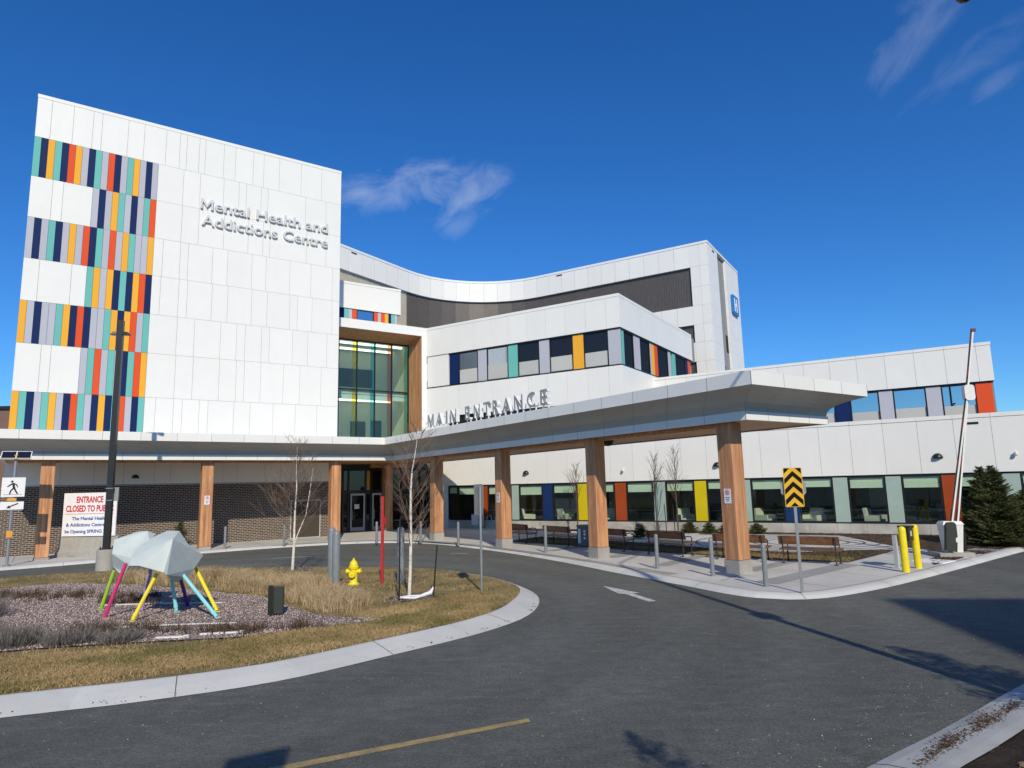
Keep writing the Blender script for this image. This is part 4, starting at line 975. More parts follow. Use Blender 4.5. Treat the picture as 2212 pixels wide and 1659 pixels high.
def cjoint(mb, prof, o=.004, w=.006):
    rings = [cpath(d) for d, z in prof]; n = len(rings[0])
    for i in range(1, n - 1):
        for k in range(len(prof) - 1):
            e = np.array(rings[k][i + 1]) - np.array(rings[k][i]); e = e / np.linalg.norm(e) * w
            q_ = []
            for r_, kk, sg_ in ((k, k, -1), (k, k, 1), (k + 1, k + 1, 1), (k + 1, k + 1, -1)):
                q2 = cpath(prof[r_][0] - o)[i]; q_.append(Tf(q2[0] + e[0] * sg_, q2[1] + e[1] * sg_, prof[kk][1] + zc(q2[1]) - (o if prof[k][0] != prof[k + 1][0] else 0)))
            mb.face(q_, 1)
FASC = [(.12, 5.235), (0, 5.23), (0, 4.87)]; COVE = [(0, 4.868), (.1, 4.84), (.36, 4.76), (.6, 4.66), (.76, 4.55), (.84, 4.44), (.86, 4.33)]; LIP = [(.86, 4.33), (.83, 4.325), (.83, 4.09), (.95, 4.088)]
mb = MB(); csweep(mb, FASC); cjoint(mb, FASC[1:]); mb.build('fascia', ['white', 'joint'], cp, recalc=False)
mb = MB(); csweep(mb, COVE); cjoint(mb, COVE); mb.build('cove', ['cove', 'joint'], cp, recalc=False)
mb = MB(); csweep(mb, LIP); cjoint(mb, LIP[1:3]); mb.build('lip', ['white', 'joint'], cp, recalc=False)
def flat(mb, quads, z):
    for a0, a1, b0, b1 in quads: mb.face([Tf(a, b, z + zc(b)) for a, b in ((a0, b0), (a1, b0), (a1, b1), (a0, b1))])
mb = MB(); flat(mb, [(-2, 14.6, 32.25, 36.68), (14.6, 19.9, 32.25, 38.98), (14.45, 19.9, 10.15, 32.25), (13.45, 14.6, 36.68, 38.98)], 5.225); mb.build('roof', 'lightgrey', cp, recalc=False)
mb = MB(); flat(mb, [(-1.4, 15.3, 33.1, 36.68), (15.3, 19.1, 33.1, 38.98), (15.3, 19.1, 11.0, 33.1), (13.45, 15.3, 36.68, 38.98)], 4.12); mb.build('soffit', 'wood_soffit', cp, recalc=False)
mb = MB(); mb.box(15.66, 15.84, 12, 33, 3.985, 4.11, F=lambda a, b, z: Tf(a, b, z + zc(b))); mb.box(-1, 12.5, 33.5, 33.68, 3.985, 4.11, F=Tf)
mb.box(16.4, 19.0, 38.6, 38.95, 3.9, 4.11, F=Tf); mb.build('edge_beam', 'wood_soffit', cp)
def chamfer(h, c): return [(-h + c, -h), (h - c, -h), (h, -h + c), (h, h - c), (h - c, h), (-h + c, h), (-h, h - c), (-h, -h + c)]
for a, b in ((.12, 33.6), (6.19, 33.6), (12.27, 33.6), (17.24, 38.1), (15.8, 29.2), (15.8, 23.4), (15.8, 17.6), (15.8, 11.95)):
    F = lambda x, y, z, a=a, b=b: Tf(a + x, b + y, z)
    h = .245; mb = MB(); hb = .2 if b > 33.3 else .47; mb.prism(chamfer(h, .018), hb, 4.1 + zc(b), F=F, t=random.uniform(.94, 1.04)); c = mb.build('column', 'wood', cp)
    mb = MB(); mb.prism(chamfer(h + .025, .03), .08, hb - .015, F=F); mb.prism(chamfer(h - .02, .01), hb - .015, hb, F=F); mb.build('column_base', 'pier', c)
# standing letters along the canopy edge
ms_ = thing('entrance_sign', 'standing steel letters reading MAIN ENTRANCE along the canopy edge', 'sign', Tf(14.8, 23, 5.3))
spans = dict(zip(range(12), [(28.1, 27.5), (27.28, 26.68), (26.36, 26.2), (25.94, 25.42), (24.66, 24.28), (23.94, 23.46), (23.2, 22.66), (22.48, 22.03), (21.78, 21.22), (20.96, 20.4), (20.12, 19.6), (19.29, 18.86)]))
for k, ch in enumerate('MAINENTRANCE'):
    b0, b1 = (q_ * .983 for q_ in spans[k]); z0 = 5.37 + zc((b0 + b1) / 2); (c_, v, f), = glyphs(ch, .004, 1, .5); lo, hi = v[:, 0].min(), v[:, 0].max(); vl, vh = v[:, 1].min(), v[:, 1].max()
    mb = MB(); mb.poly([Tf(14.5 + (.5 - p[2]) * .17, b0 + (p[0] - lo) / (hi - lo) * (b1 - b0), z0 + (p[1] - vl) / (vh - vl) * .56) for p in v], f)
    mb.m = [1 if all(v[i][2] > .49 for i in fc) else 0 for fc in f]
    lo_ = mb.build('letter', ['offwhite', 'letter_face'], ms_, recalc=True)
    for t in ((.5,) if ch in 'IT' else (.15, .85)): bb = b0 + (b1 - b0) * t; mb = MB(); mb.box(14.57, 14.62, bb - .02, bb + .02, z0 - .15, z0 + .04, F=Tf); mb.build('post', 'offwhite', lo_)

# ================================================================== SITE FURNITURE
def box_at(mb, x, y, rot, a0, a1, b0, b1, z0, z1, mi=0, t=1.0): mb.box(a0, a1, b0, b1, z0, z1, F=at(x, y, rot), mi=mi, t=t)
# wall lights and cameras
def dome(F, s, z, label, r=.2):
    root = thing('wall_light', label, 'wall light', F(s, 0, z), 0, 'dome lights on the facade')
    mb = MB(); n, m = 12, 5; vs = []
    for i in range(m + 1):
        ph = math.pi / 2 * i / m
        for k in range(n + 1):
            th = math.pi * k / n; vs.append(F(s + r * math.cos(th) * math.cos(ph), -.02 - r * .9 * math.sin(ph), z + r * math.sin(th) * math.cos(ph)))
    mb.poly(vs, [(i * (n + 1) + k, i * (n + 1) + k + 1, (i + 1) * (n + 1) + k + 1, (i + 1) * (n + 1) + k) for i in range(m) for k in range(n)])
    mb.box(s - r, s + r, -.05, -.0, z - .02, z, F=F); mb.build('lamp_shade', 'black', root, smooth=True)
    mb = MB(); mb.box(s - r * .5, s + r * .5, -.12, -.05, z - .035, z - .021, F=F); mb.build('lens', 'lightgrey', root)
dome(EW, -20.47, 3.28, 'black half-dome wall light between the second and third columns of the canopy arm')
dome(EW, -9.25, 3.34, 'black half-dome wall light just left of the nearest cedar column')
dome(EW, .15, 3.36, 'black half-dome wall light beside the raised gate arm')
dome(TF, 3.59, 3.4, 'black dome light on the shaded tower panels above the closed-entrance board', .16)
def camera_dev(F, s, z, label):
    root = thing('security_camera', label, 'security camera', F(s, 0, z), 0, 'wall cameras on the wing')
    mb = MB(); mb.tube([F(s, 0, z), F(s, -.14, z + .02)], .03, 8); mb.tube([F(s, -.14, z + .03), F(s, -.14, z - .05)], .05, 10); mb.build('bracket', 'offwhite', root)
    mb = MB(); mb.tube([F(s, -.14, z - .05), F(s, -.14, z - .09), F(s, -.14, z - .13)], [.075, .07, .03], 12); mb.build('camera_head', 'offwhite', root, smooth=True)
camera_dev(EW, -14.3, 3.34, 'small white security camera on the wing between the two nearest columns')
camera_dev(EW, 2.85, 3.46, 'small white security camera on the wing at the far right edge')
for F, s, z, lab in ((EW, 1.53, 4.76, 'narrow black vent slot high on the wing behind the gate arm'), (lambda s, d, z: Wf(-36.4 - d, s, z), 35.6, 20.7, 'small black scupper slot on the curved parapet near the tower'),
                     (DP, -26.1, 20.7, 'small black scupper slot on the parapet right of the curve'), (DR, 1.6, 20.6, 'small black scupper slot on the end wall near the blue sign')):
    mb = MB(); w = .21 if F is EW else .28; mb.box(s - w, s + w, -.035, -.015, z - .045, z + .045, F=F); mb.box(s - w + .02, s + w - .02, -.05, -.036, z + .01, z + .035, F=F)
    tag(mb.build('wall_vent', 'black', loc=F(s, 0, z)), lab, 'vent', 'black slots in the parapets')
mb = MB(); c = Tf(17.2, 18.4, 0); mb.lathe([(.02, 3.98), (.12, 4.0), (.2, 4.08), (.22, 4.2), (.1, 4.26)], c[:2], 16)
tag(mb.build('soffit_light', 'black', loc=(c[0], c[1], 4.2), smooth=True), 'black dome light hanging under the canopy arm beside a cedar column', 'soffit light')
# notices on three columns
def notice(F, z, label):
    root = thing('column_notice', label, 'notice', F(0, 0, z), 0, 'white notices on the columns')
    mb = MB(); mb.box(-.11, .11, -.012, -.002, z - .2, z + .2, F=F); mb.build('plate', 'signwhite', root)
    mb = MB(); n = 20
    for i in range(n):
        a0, a1 = 2 * math.pi * i / n, 2 * math.pi * (i + 1) / n
        mb.face([F(r * math.cos(a), -.014, z + .1 + r * math.sin(a)) for r, a in ((.055, a0), (.075, a0), (.075, a1), (.055, a1))])
    mb.face([F(x, -.0145, z + .1 + y) for x, y in ((-.05, .04), (-.04, .05), (.05, -.04), (.04, -.05))])
    mb.build('prohibition_ring', 'signred', root, recalc=False)
    mb = MB()
    for k, w in enumerate((.075, .06, .045)): mb.box(-w, w, -.0145, -.0125, z - .05 - k * .045, z - .03 - k * .045, F=F)
    mb.box(-.02, .02, -.0145, -.0125, z + .07, z + .13, F=F); mb.build('print', 'signblue', root)
notice(lambda s, d, z: Tf(6.19 + s, 33.6 - .245 + d, z), 2.28, 'white prohibition notice on the middle cedar column left of the entrance')
notice(lambda s, d, z: Tf(15.8 - .245 + d, 23.4 - s, z), 2.13, 'white prohibition notice on the second cedar column of the arm, on its shaded side')
notice(lambda s, d, z: Tf(15.8 - .245 + d, 11.95 - s, z), 2.18, 'white prohibition notice on the nearest cedar column')

# slim bollards
def slim(loc, label):
    r = thing('bollard', label, 'bollard', loc, 0, 'slim grey bollards along the pavement edge')
    mb = MB(); mb.lathe([(.057, 0), (.057, .93), (.05, .965), (.03, .985), (.006, .99)], n=16); mb.build('post', 'bollard', r, local=True, smooth=True)
    mb = MB(); mb.lathe([(.075, 0), (.075, .012), (.06, .016)], n=16); mb.build('base_collar', 'bollard', r, local=True); return r
B0 = slim((-13.17, 30.89, .1), 'slim grey bollard between the two left cedar columns, in front of the brick wall')
for x, y, l in [(-10.84, 31.94, 'slim grey bollard just left of the far birch trunk'), (-6.51, 31.93, 'slim grey bollard in front of the dark entrance doors, left of the red post'), (-4.36, 31.33, 'slim grey bollard seen through the twigs of the near birch'),
                (-2.52, 29.97, 'slim grey bollard between the first arm column and the edge-on sign post'), (1.12, 25.64, 'slim grey bollard in front of the two farthest wooden benches'), (4.14, 20.17, 'slim grey bollard between two columns, in front of the fourth bench'),
                (5.22, 18.32, 'slim grey bollard immediately left of the nearest cedar column'), (5.91, 16.37, 'slim grey bollard nearest the chevron sign post')]:
    copy_tree(B0, (x, y, .1), 0, l)
def thick(loc, label):
    r = thing('bollard', label, 'bollard', loc, 0, 'thick grey bollards around the hydrant')
    mb = MB(); mb.lathe([(.1, 0), (.1, 1.37), (.085, 1.42), (.05, 1.45), (.01, 1.46)], n=20); mb.build('post', 'bollard', r, local=True, smooth=True); return r
T0 = thick((-4.57, 17.39, .12), 'thick grey bollard nearest to the left of the yellow hydrant')
copy_tree(T0, (-5.13, 19.02, .12), 0, 'thick grey bollard standing behind another one, left of the hydrant')
copy_tree(T0, (-3.08, 18.28, .12), 0, 'thick grey bollard right of the red post, beside the near birch')
for x, y in ((10.31, 18.22), (11.04, 18.9)):
    r = thing('bollard', 'yellow bollard nearest the road corner' if x < 11 else 'yellow bollard nearer the barrier gate', 'bollard', (x, y, .1), 0, 'yellow bollards by the ticket reader')
    mb = MB(); mb.lathe([(.092, 0), (.092, 1.1), (.082, 1.145), (.05, 1.175), (.008, 1.185)], n=20); mb.build('post', 'yellow', r, local=True, smooth=True)
rd = thing('ticket_reader', 'black reader box on a slim grey post between two yellow bollards', 'card reader', (10.62, 18.85, .1))
mb = MB(); mb.box(-.05, .05, -.05, .05, .1, 1.0, F=at(10.5, 18.95, .6)); mb.box(-.1, .1, -.1, .1, .1, .12, F=at(10.5, 18.95, .6)); mb.build('post', 'lightgrey', rd)
mb = MB(); mb.prism([(-.16, -.12), (.16, -.12), (.16, .14), (-.16, .14)], .86, 1.22, F=at(10.78, 18.85, .65)); mb.prism([(-.17, -.16), (.17, -.16), (.17, .15), (-.17, .15)], 1.22, 1.26, F=at(10.78, 18.85, .65)); mb.build('reader_box', 'black', rd)
mb = MB(); mb.box(-.05, .05, -.126, -.121, .98, 1.12, F=at(10.78, 18.85, .65)); mb.build('screen', 'lightgrey', rd)

# hydrant
hy = thing('fire_hydrant', 'yellow fire hydrant on the dry grass between grey bollards', 'hydrant', (-4.31, 18.18, .12))
X = lambda p: [(r, z) for r, z in p]
mb = MB(); mb.lathe([(.155, 0), (.155, .035), (.115, .04), (.108, .07), (.1, .09), (.1, .40), (.125, .405), (.125, .435), (.10, .44)], n=22); mb.build('barrel', 'hydrant', hy, local=True, smooth=True)
mb = MB(); mb.lathe([(.13, .44), (.13, .47), (.112, .475), (.108, .53), (.085, .59), (.05, .62), (.035, .625), (.035, .655), (.012, .66)], n=22); bo = mb.build('bonnet', 'hydrant', hy, local=True, smooth=True)
mb = MB(); mb.lathe([(.018, .66), (.016, .69)], n=5); mb.build('operating_nut', 'hydrant', bo, local=True)
for sx in (-1, 1):
    mb = MB(); mb.tube([(sx * .08, 0, .345), (sx * .15, 0, .345)], .05, 12); mb.tube([(sx * .15, 0, .345), (sx * .19, 0, .345)], .066, 12); mb.tube([(sx * .19, 0, .345), (sx * .215, 0, .345)], .022, 5); mb.build('side_outlet', 'hydrant', hy, local=True)
mb = MB(); mb.tube([(0, -.08, .28), (0, -.15, .28)], .065, 14); mb.tube([(0, -.15, .28), (0, -.19, .28)], .082, 14); mb.tube([(0, -.19, .28), (0, -.215, .28)], .022, 5); mb.build('pumper_outlet', 'hydrant', hy, local=True)
rp = thing('hydrant_marker', 'tall red hydrant marker post standing on the grass', 'marker post', (-3.53, 18.06, .12))
mb = MB(); mb.box(-.034, .034, -.034, .034, 0, 2.28); mb.build('post', 'redp', rp, local=True)
mb = MB(); mb.tube([(.03, -.02, 1.75), (.075, -.02, 1.68), (.075, -.02, 1.60), (.03, -.02, 1.54)], .022, 6); mb.build('handle', 'redp', rp, local=True)

# concrete pier and lamp post
lp = thing('lamp_post', 'tall black square lamp post with two flat luminaires on a round concrete pier', 'lamp post', (-14.43, 24.05, .0), R(12))
mb = MB(); mb.lathe([(.30, 0), (.30, .70), (.285, .73)], n=28); mb.build('pier', 'pier', lp, local=True, smooth=True)
mb = MB(); mb.prism([(-.1, -.1), (.1, -.1), (.1, .1), (-.1, .1)], .77, 9.0, top=[(-.09, -.09), (.09, -.09), (.09, .09), (-.09, .09)]); mb.box(-.18, .18, -.18, .18, .735, .77)
for x in (-.14, .14):
    for y in (-.14, .14): mb.tube([(x, y, .77), (x, y, .83)], .02, 6)
mb.build('pole', 'black', lp, local=True)
mb = MB(); mb.box(-.115, .115, -.115, .115, 2.84, 2.86); mb.box(-.115, .115, -.115, .115, 2.42, 2.44); mb.box(.02, .24, .101, .2, 2.4, 2.88); mb.build('junction_box', 'galv', lp, local=True)
for sx in (-1, 1):
    mb = MB(); mb.prism([(sx * .1, -.13), (sx * .30, -.15), (sx * .36, 0), (sx * .30, .15), (sx * .1, .13)], 8.46, 8.56, top=[(sx * .1, -.1), (sx * .22, -.11), (sx * .26, 0), (sx * .22, .11), (sx * .1, .1)]); lu = mb.build('luminaire', 'black', lp, local=True)
    mb = MB(); mb.box(min(sx * .13, sx * .29), max(sx * .13, sx * .29), -.1, .1, 8.445, 8.459); mb.build('lens', 'lightgrey', lu, local=True)

# crosswalk sign with solar panel
def crosswalk(loc, rot, label):
    r = thing('crosswalk_sign', label, 'crosswalk sign', loc, rot); r.scale = (.945, .945, .945)
    mb = MB(); mb.tube([(0, .03, 0), (0, .03, 4.2)], .052, 12); mb.lathe([(.14, 0), (.14, .03), (.07, .06)], (0, .03), 14); mb.build('pole', 'galv', r, local=True)
    mb = MB(); t = R(40); F = lambda x, y, z: (x, .05 + y * math.cos(t) - z * math.sin(t), 4.33 + y * math.sin(t) + z * math.cos(t))
    mb.box(-.5, .5, -.24, .24, -.03, .01, F=F); mb.tube([(0, .03, 4.15), (0, .03, 4.34)], .07, 10); so_ = mb.build('solar_housing', 'amber', r, local=True)
    mb = MB()
    for x0, x1 in ((-.47, -.02), (.02, .47)): mb.box(x0, x1, -.21, .21, .011, .016, F=F)
    mb.build('solar_cells', 'solar', so_, local=True)
    mb = MB()
    for b in ((-.5, .5, -.24, -.212), (-.5, .5, .212, .24), (-.5, -.472, -.211, .211), (.472, .5, -.211, .211), (-.018, .018, -.211, .211)): mb.box(*b, .0105, .02, F=F)
    mb.build('cell_frame', 'offwhite', so_, local=True)
    mb = MB(); mb.box(-.38, .38, -.05, -.03, 2.68, 3.44); mb.build('sign_plate', 'signwhite', r, local=True)
    fig = MB(); pf = lambda pts: fig.prism(pts, -.0565, -.0505, F=lambda x, y, z: (x, z, 2.68 + y))
    n = 12; pf([(-.05 + .042 * math.cos(2 * math.pi * k / n), .60 + .042 * math.sin(2 * math.pi * k / n)) for k in range(n)])
    pf([(-.05, .55), (.02, .55), (.06, .36), (-.02, .33)]); fig.prism([(-.06, .54), (-.04, .49), (-.17, .39), (-.215, .40)], -.0595, -.0567, F=lambda x, y, z: (x, z, 2.68 + y)); fig.prism([(.0, .55), (.11, .49), (.15, .38), (.125, .37), (.08, .46), (.01, .50)], -.0595, -.0567, F=lambda x, y, z: (x, z, 2.68 + y))
    fig.prism([(-.03, .34), (.03, .33), (-.06, .22), (-.08, .11), (-.13, .11), (-.10, .24)], -.0595, -.0567, F=lambda x, y, z: (x, z, 2.68 + y)); fig.prism([(.02, .36), (.06, .36), (.10, .25), (.17, .13), (.12, .11), (.05, .24), (.0, .33)], -.0625, -.0597, F=lambda x, y, z: (x, z, 2.68 + y))
    pf([(-.3, .085), (.3, .085), (.3, .095), (-.3, .095)]); fig.build('walking_figure', 'black', r, local=True)
    mb = MB(); mb.box(-.16, .13, -.09, .09, 2.52, 2.63); mb.build('beacon', 'amber', r, local=True)
    mb = MB(); mb.box(-.38, .38, -.05, -.03, 2.18, 2.49); mb.build('arrow_plate', 'signwhite', r, local=True)
    mb = MB(); P = lambda p: mb.prism(p, -.0565, -.0505, F=lambda x, y, z: (x, z, 2.18 + y)); P([(.19, .26), (.21, .22), (-.06, .1), (-.08, .14)]); mb.prism([(-.17, .06), (-.02, .06), (-.10, .17)], -.0595, -.0567, F=lambda x, y, z: (x, z, 2.18 + y)); mb.build('arrow', 'black', r, local=True)
    mb = MB(); mb.box(-.1, .1, -.06, .06, 1.1, 1.35); mb.build('push_button', 'amber', r, local=True)
crosswalk((-18.83, 25.3, .1), R(30), 'pedestrian crossing sign on a galvanised pole topped by a solar panel')

# closed-entrance board on a concrete barrier
bd = thing('closed_sign', 'large white board reading ENTRANCE CLOSED TO PUBLIC in red above blue lines', 'sign', (-17.8, 28.35, .95), R(-6))
F = I3
mb = MB(); mb.box(-1.2, 1.2, -.02, .02, 0, 1.78); mb.build('board', 'signwhite', bd, local=True)
tx = MB(); TFc = lambda x, d, z: (x, -.022 + d, z)
put_text(tx, 'ENTRANCE', TFc, -.62, .58, 1.38, 1.64, .006, bold=.03); put_text(tx, 'CLOSED TO PUBLIC', TFc, -1.07, 1.07, 1.01, 1.27, .006, bold=.03); tx.box(-1.08, 1.08, -.028, -.0205, .905, .92)
tx.build('red_lettering', 'signred', bd, local=True, recalc=False)
tx = MB(); put_text(tx, 'The Mental Health', TFc, -.78, .80, .66, .80, .006, bold=.022); tx.build('blue_lettering', 'signblue', bd, local=True, recalc=False); tx = MB(); put_text(tx, '& Addictions Centre will', TFc, -1.02, 1.05, .40, .54, .006, bold=.022); tx.build('blue_lettering', 'signblue', bd, local=True, recalc=False); tx = MB(); put_text(tx, 'be Opening SPRING 2025', TFc, -1.06, 1.06, .13, .27, .006, bold=.022)
tx.build('blue_lettering', 'signblue', bd, local=True, recalc=False)
jb = thing('concrete_barrier', 'grey tapered concrete road barrier carrying the closed-entrance board', 'barrier', (-17.8, 28.35, .0), R(-6))
mb = MB(); mb.prism([(-.3, .1), (.3, .1), (.3, .3), (.14, .42), (.09, .94), (-.09, .94), (-.14, .42), (-.3, .3)], -1.32, 1.3, F=lambda x, y, z: (z, x + .13, y)); mb.build('barrier_body', 'pier', jb, local=True)
mb = MB()
for x in (-.75, .55): mb.box(x, x + .3, -.18, -.165, .1, .19)
mb.build('lifting_slot', 'joint', jb, local=True)

# sculpture
sc_ = thing('insect_sculpture', 'faceted pale grey-green metal creature standing on eight brightly coloured legs', 'sculpture', (-7.6, 14.4, .15))
def facets(name, V, Fs, back):
    mb = MB(); V = list(V) + [back]; mb.poly(V, Fs); return mb.build(name, 'sculpt', sc_)
Vf = [(-7.48, 14.6, 1.82), (-7.14, 14.45, 1.82), (-6.88, 14.3, 1.57), (-6.68, 14.6, 1.29), (-6.72, 14.3, 1.05), (-6.75, 14.1, .91), (-6.9, 13.9, .83), (-6.94, 13.5, 1.08), (-7.44, 13.5, 1.22), (-7.68, 13.6, 1.21), (-7.74, 13.75, 1.35), (-7.72, 14.0, 1.55), (-7.58, 14.2, 1.71), (-6.84, 13.6, 1.71), (-6.77, 13.3, 1.05)]
# placed by their own depths: front crease (13, 14), rim 0..12, back point 15
Ff = [(12, 0, 13), (0, 1, 13), (13, 1, 2), (13, 2, 3, 4), (13, 4, 14), (14, 4, 5), (14, 5, 6), (14, 6, 7), (13, 14, 7, 8), (13, 8, 9, 10), (13, 10, 11), (13, 11, 12)] + [((i + 1) % 13, i, 15) for i in range(13)]
facets('front_body', Vf, Ff, (-7.65, 15.2, 1.35))
Vr = [(-8.69, 14.7, 1.36), (-8.78, 14.9, 1.64), (-8.44, 15.2, 1.79), (-8.17, 15.1, 1.80), (-8.08, 15.3, 1.72), (-8.01, 15.0, 1.66), (-7.95, 14.8, 1.61), (-8.16, 14.5, 1.28), (-8.19, 14.5, 1.12), (-8.38, 14.7, .95), (-8.57, 14.8, .94), (-8.77, 14.9, 1.07)]
Fr = [(0, 1, 2, 3, 6, 7), (3, 4, 5, 6), (0, 7, 8), (0, 8, 9, 10, 11)] + [((i + 1) % 12, i, 12) for i in range(12)]
facets('rear_body', Vr, Fr, (-8.8, 15.8, 1.35))
mb = MB(); mb.tube([(-8.1, 14.7, 1.3), (-7.5, 14.4, 1.3)], .2, 6); mb.build('neck', 'sculpt', sc_)
for mt, top, foot in [('leg_green', (-8.80, 15.0, .97), (-9.07, 15.06, .15)), ('leg_pink', (-7.99, 14.02, 1.22), (-8.38, 14.06, .15)), ('leg_yellow', (-7.25, 13.85, 1.03), (-7.56, 13.59, .15)), ('leg_lilac', (-7.89, 14.8, 1.0), (-7.99, 14.7, .15)),
                      ('leg_cyan', (-7.26, 14.4, 1.0), (-7.13, 14.49, .15)), ('leg_purple', (-7.25, 14.7, 1.0), (-7.24, 15.21, .15)), ('leg_cyan', (-6.80, 13.95, 1.0), (-5.96, 13.77, .15)), ('leg_yellow', (-6.84, 14.6, 1.05), (-6.25, 14.43, .15))]:
    t, f = Vector(top), Vector(foot); mb = MB(); d = (f - t).normalized()
    mb.tube([t, f - d * .03], .036, 10); mb.tube([f - d * .16, f - d * .10], .043, 10)
    lo_ = mb.build('leg', mt, sc_, smooth=True); mb = MB(); mb.box(-.05, .05, -.035, .035, .135, .165, F=at(foot[0], foot[1], random.random())); mb.build('foot_plate', mt, lo_)

# garden speaker / path light box
gl_ = thing('garden_box', 'black upright box fixture on the gravel at the edge of the ornamental grass', 'garden light', (-4.87, 13.95, .15), R(18))
mb = MB(); mb.prism(chamfer(.105, .02), .03, .55, F=lambda x, y, z: (x + .05, y, z)); mb.build('housing', 'dgreen', gl_, local=True)
mb = MB(); mb.prism([(-.15, -.09), (-.06, -.09), (-.06, .06), (-.15, .06)], .0, .58); mb.box(-.11, -.10, -.095, -.0905, .03, .56); mb.build('post', 'black', gl_, local=True)
for (x, y, rot, L, lab) in ((-5.2, 12.25, R(9), .75, 'short white edging board at the front of the gravel, right end'), (-5.95, 12.0, R(4), .55, 'short white edging board lying left of another along the gravel edge')):
    mb = MB(); box_at(mb, x, y, rot, -L / 2, L / 2, -.03, .03, .13, .175); box_at(mb, x, y, rot, L / 2 - .09, L / 2, -.045, .031, .175, .19)
    tag(mb.build('edging_board', 'offwhite', loc=(x, y, .13)), lab, 'edging board')
for pts_, lab in ((((-7.6, 12.9, .17), (-6.4, 13.05, .172), (-5.3, 13.1, .17)), 'thin pale edging strip on the gravel in front of the sculpture legs'), (((-9.3, 15.5, .17), (-8.0, 15.55, .172), (-6.6, 15.45, .17)), 'thin pale edging strip on the gravel behind the sculpture')):
    mb = MB(); mb.tube(pts_, .013, 5); tag(mb.build('edging_strip', 'offwhite', loc=pts_[1]), lab, 'edging strip')

# edge-on sign
es_ = thing('traffic_sign', 'galvanised sign post with its plate turned almost edge-on at the grass nose', 'traffic sign', (-.84, 16.48, .1), R(72))
mb = MB(); mb.tube([(0, 0, 0), (0, 0, 2.5)], .030, 8); mb.build('post', 'galv', es_, local=True)
mb = MB(); mb.prism(rrect(-.3, .3, 1.82, 2.56, .04), 0, .006, F=lambda x, y, z: (x, .036 + z, y)); mb.build('sign_plate', 'galv', es_, local=True)
# chevron sign
ch = thing('chevron_sign', 'yellow and black upward chevron sign on a galvanised post at the kerb corner', 'chevron sign', (6.33, 15.34, .1), R(-14))
mb = MB(); mb.box(-.03, .03, -.02, .02, 0, 2.72); mb.build('post', 'galv', ch, local=True)
mb = MB(); mb.prism(rrect(-.2, .2, 1.88, 2.76, .03), -.030, -.022, F=lambda x, y, z: (x, z, y)); mb.build('sign_plate', 'sign_yellow', ch, local=True)
mb = MB(); H0 = 1.88
def clipq(p, lo, hi):
    out = []
    for (x0, y0), (x1, y1) in zip(p, p[1:] + p[:1]):
        if lo <= y0 <= hi: out.append((x0, y0))
        for lim in (lo, hi):
            if (y0 - lim) * (y1 - lim) < 0: t = (lim - y0) / (y1 - y0); out.append((x0 + (x1 - x0) * t, lim))
    cx = sum(q_[0] for q_ in out) / max(1, len(out)); cy = sum(q_[1] for q_ in out) / max(1, len(out))
    return sorted(out, key=lambda q_: math.atan2(q_[1] - cy, q_[0] - cx)) if len(out) > 2 else []
for k in range(5):
    y = H0 - .035 + k * .235
    for sx in (-1, 1):
        q_ = clipq([(0, y + .02), (0, y + .137), (sx * .185, y - .045), (sx * .185, y - .162)], H0 + .012, 2.748)
        if q_: mb.prism(q_, -.0335, -.0305, F=lambda x, y, z: (x, z, y))
mb.build('chevrons', 'ink', ch, local=True)
mb = MB(); n = 8; mb.prism([(.29 * math.cos(math.pi / 8 + k * math.pi / 4), 2.3 + .29 * math.sin(math.pi / 8 + k * math.pi / 4)) for k in range(n)], .024, .03, F=lambda x, y, z: (x, z, y)); mb.build('rear_plate', 'galv', ch, local=True)

# benches
def bench():
    r = thing('park_bench', '', 'bench', (0, 0, 0), 0, 'wooden benches along the planting bed')
    L = .86
    def slat(mb, y, z, w, t, tilt): c, s = math.cos(tilt), math.sin(tilt); mb.box(-L, L, -w / 2, w / 2, -t / 2, t / 2, F=lambda a, b, q_: (a, y + b * c - q_ * s, z + b * s + q_ * c), t=random.uniform(.85, 1.1))
    mb = MB(); [slat(mb, -.2 + k * .105, .435 - k * .008, .095, .035, R(-4)) for k in range(5)]; mb.build('seat', 'bench_wood', r, local=True)
    mb = MB(); [slat(mb, .245 + k * .022, .60 + k * .085, .08, .03, R(76)) for k in range(3)]; mb.build('backrest', 'bench_wood', r, local=True)
    for sx in (-1, 1):
        x = sx * .74; mb = MB()
        mb.tube([(x, -.23, 0), (x, -.2, .2), (x, -.21, .42)], .022, 8); mb.tube([(x, .30, 0), (x, .24, .25), (x, .25, .45), (x, .33, .8)], .022, 8); mb.tube([(x, -.21, .41), (x, .25, .38)], .02, 6)
        mb.box(x - .05, x + .05, -.29, -.18, 0, .02); mb.box(x - .05, x + .05, .25, .36, 0, .02); mb.build('leg', 'iron', r, local=True)
        mb = MB(); mb.tube([(x, -.22, .42), (x, -.25, .56), (x, -.18, .635), (x, 0, .65), (x, .27, .60)], .018, 8); mb.build('armrest', 'iron', r, local=True)
    return r
b0 = bench()
def face(az_len): return R(90 - az_len) + math.pi      # local +x along the bench, front (-y) towards the road
for i, (x, y, az, l) in enumerate([(.35, 30.6, 150, 'wooden bench farthest along the bed, beside the second column of the arm'), (1.9, 28.4, 143, 'wooden bench directly left of the grey litter bin'), (3.8, 26.1, 144, 'wooden bench just right of the third column of the arm'),
                                   (5.4, 23.9, 142, 'wooden bench in front of the two bare young trees'), (7.25, 21.95, 130, 'wooden bench partly hidden behind the nearest cedar column'), (8.85, 20.55, 128, 'wooden bench nearest the viewer, behind the chevron sign post')]):
    o = b0 if i == 0 else copy_tree(b0, (x, y, .1)); o.location = (x, y, .1); o.rotation_euler.z = face(az); o['label'] = l
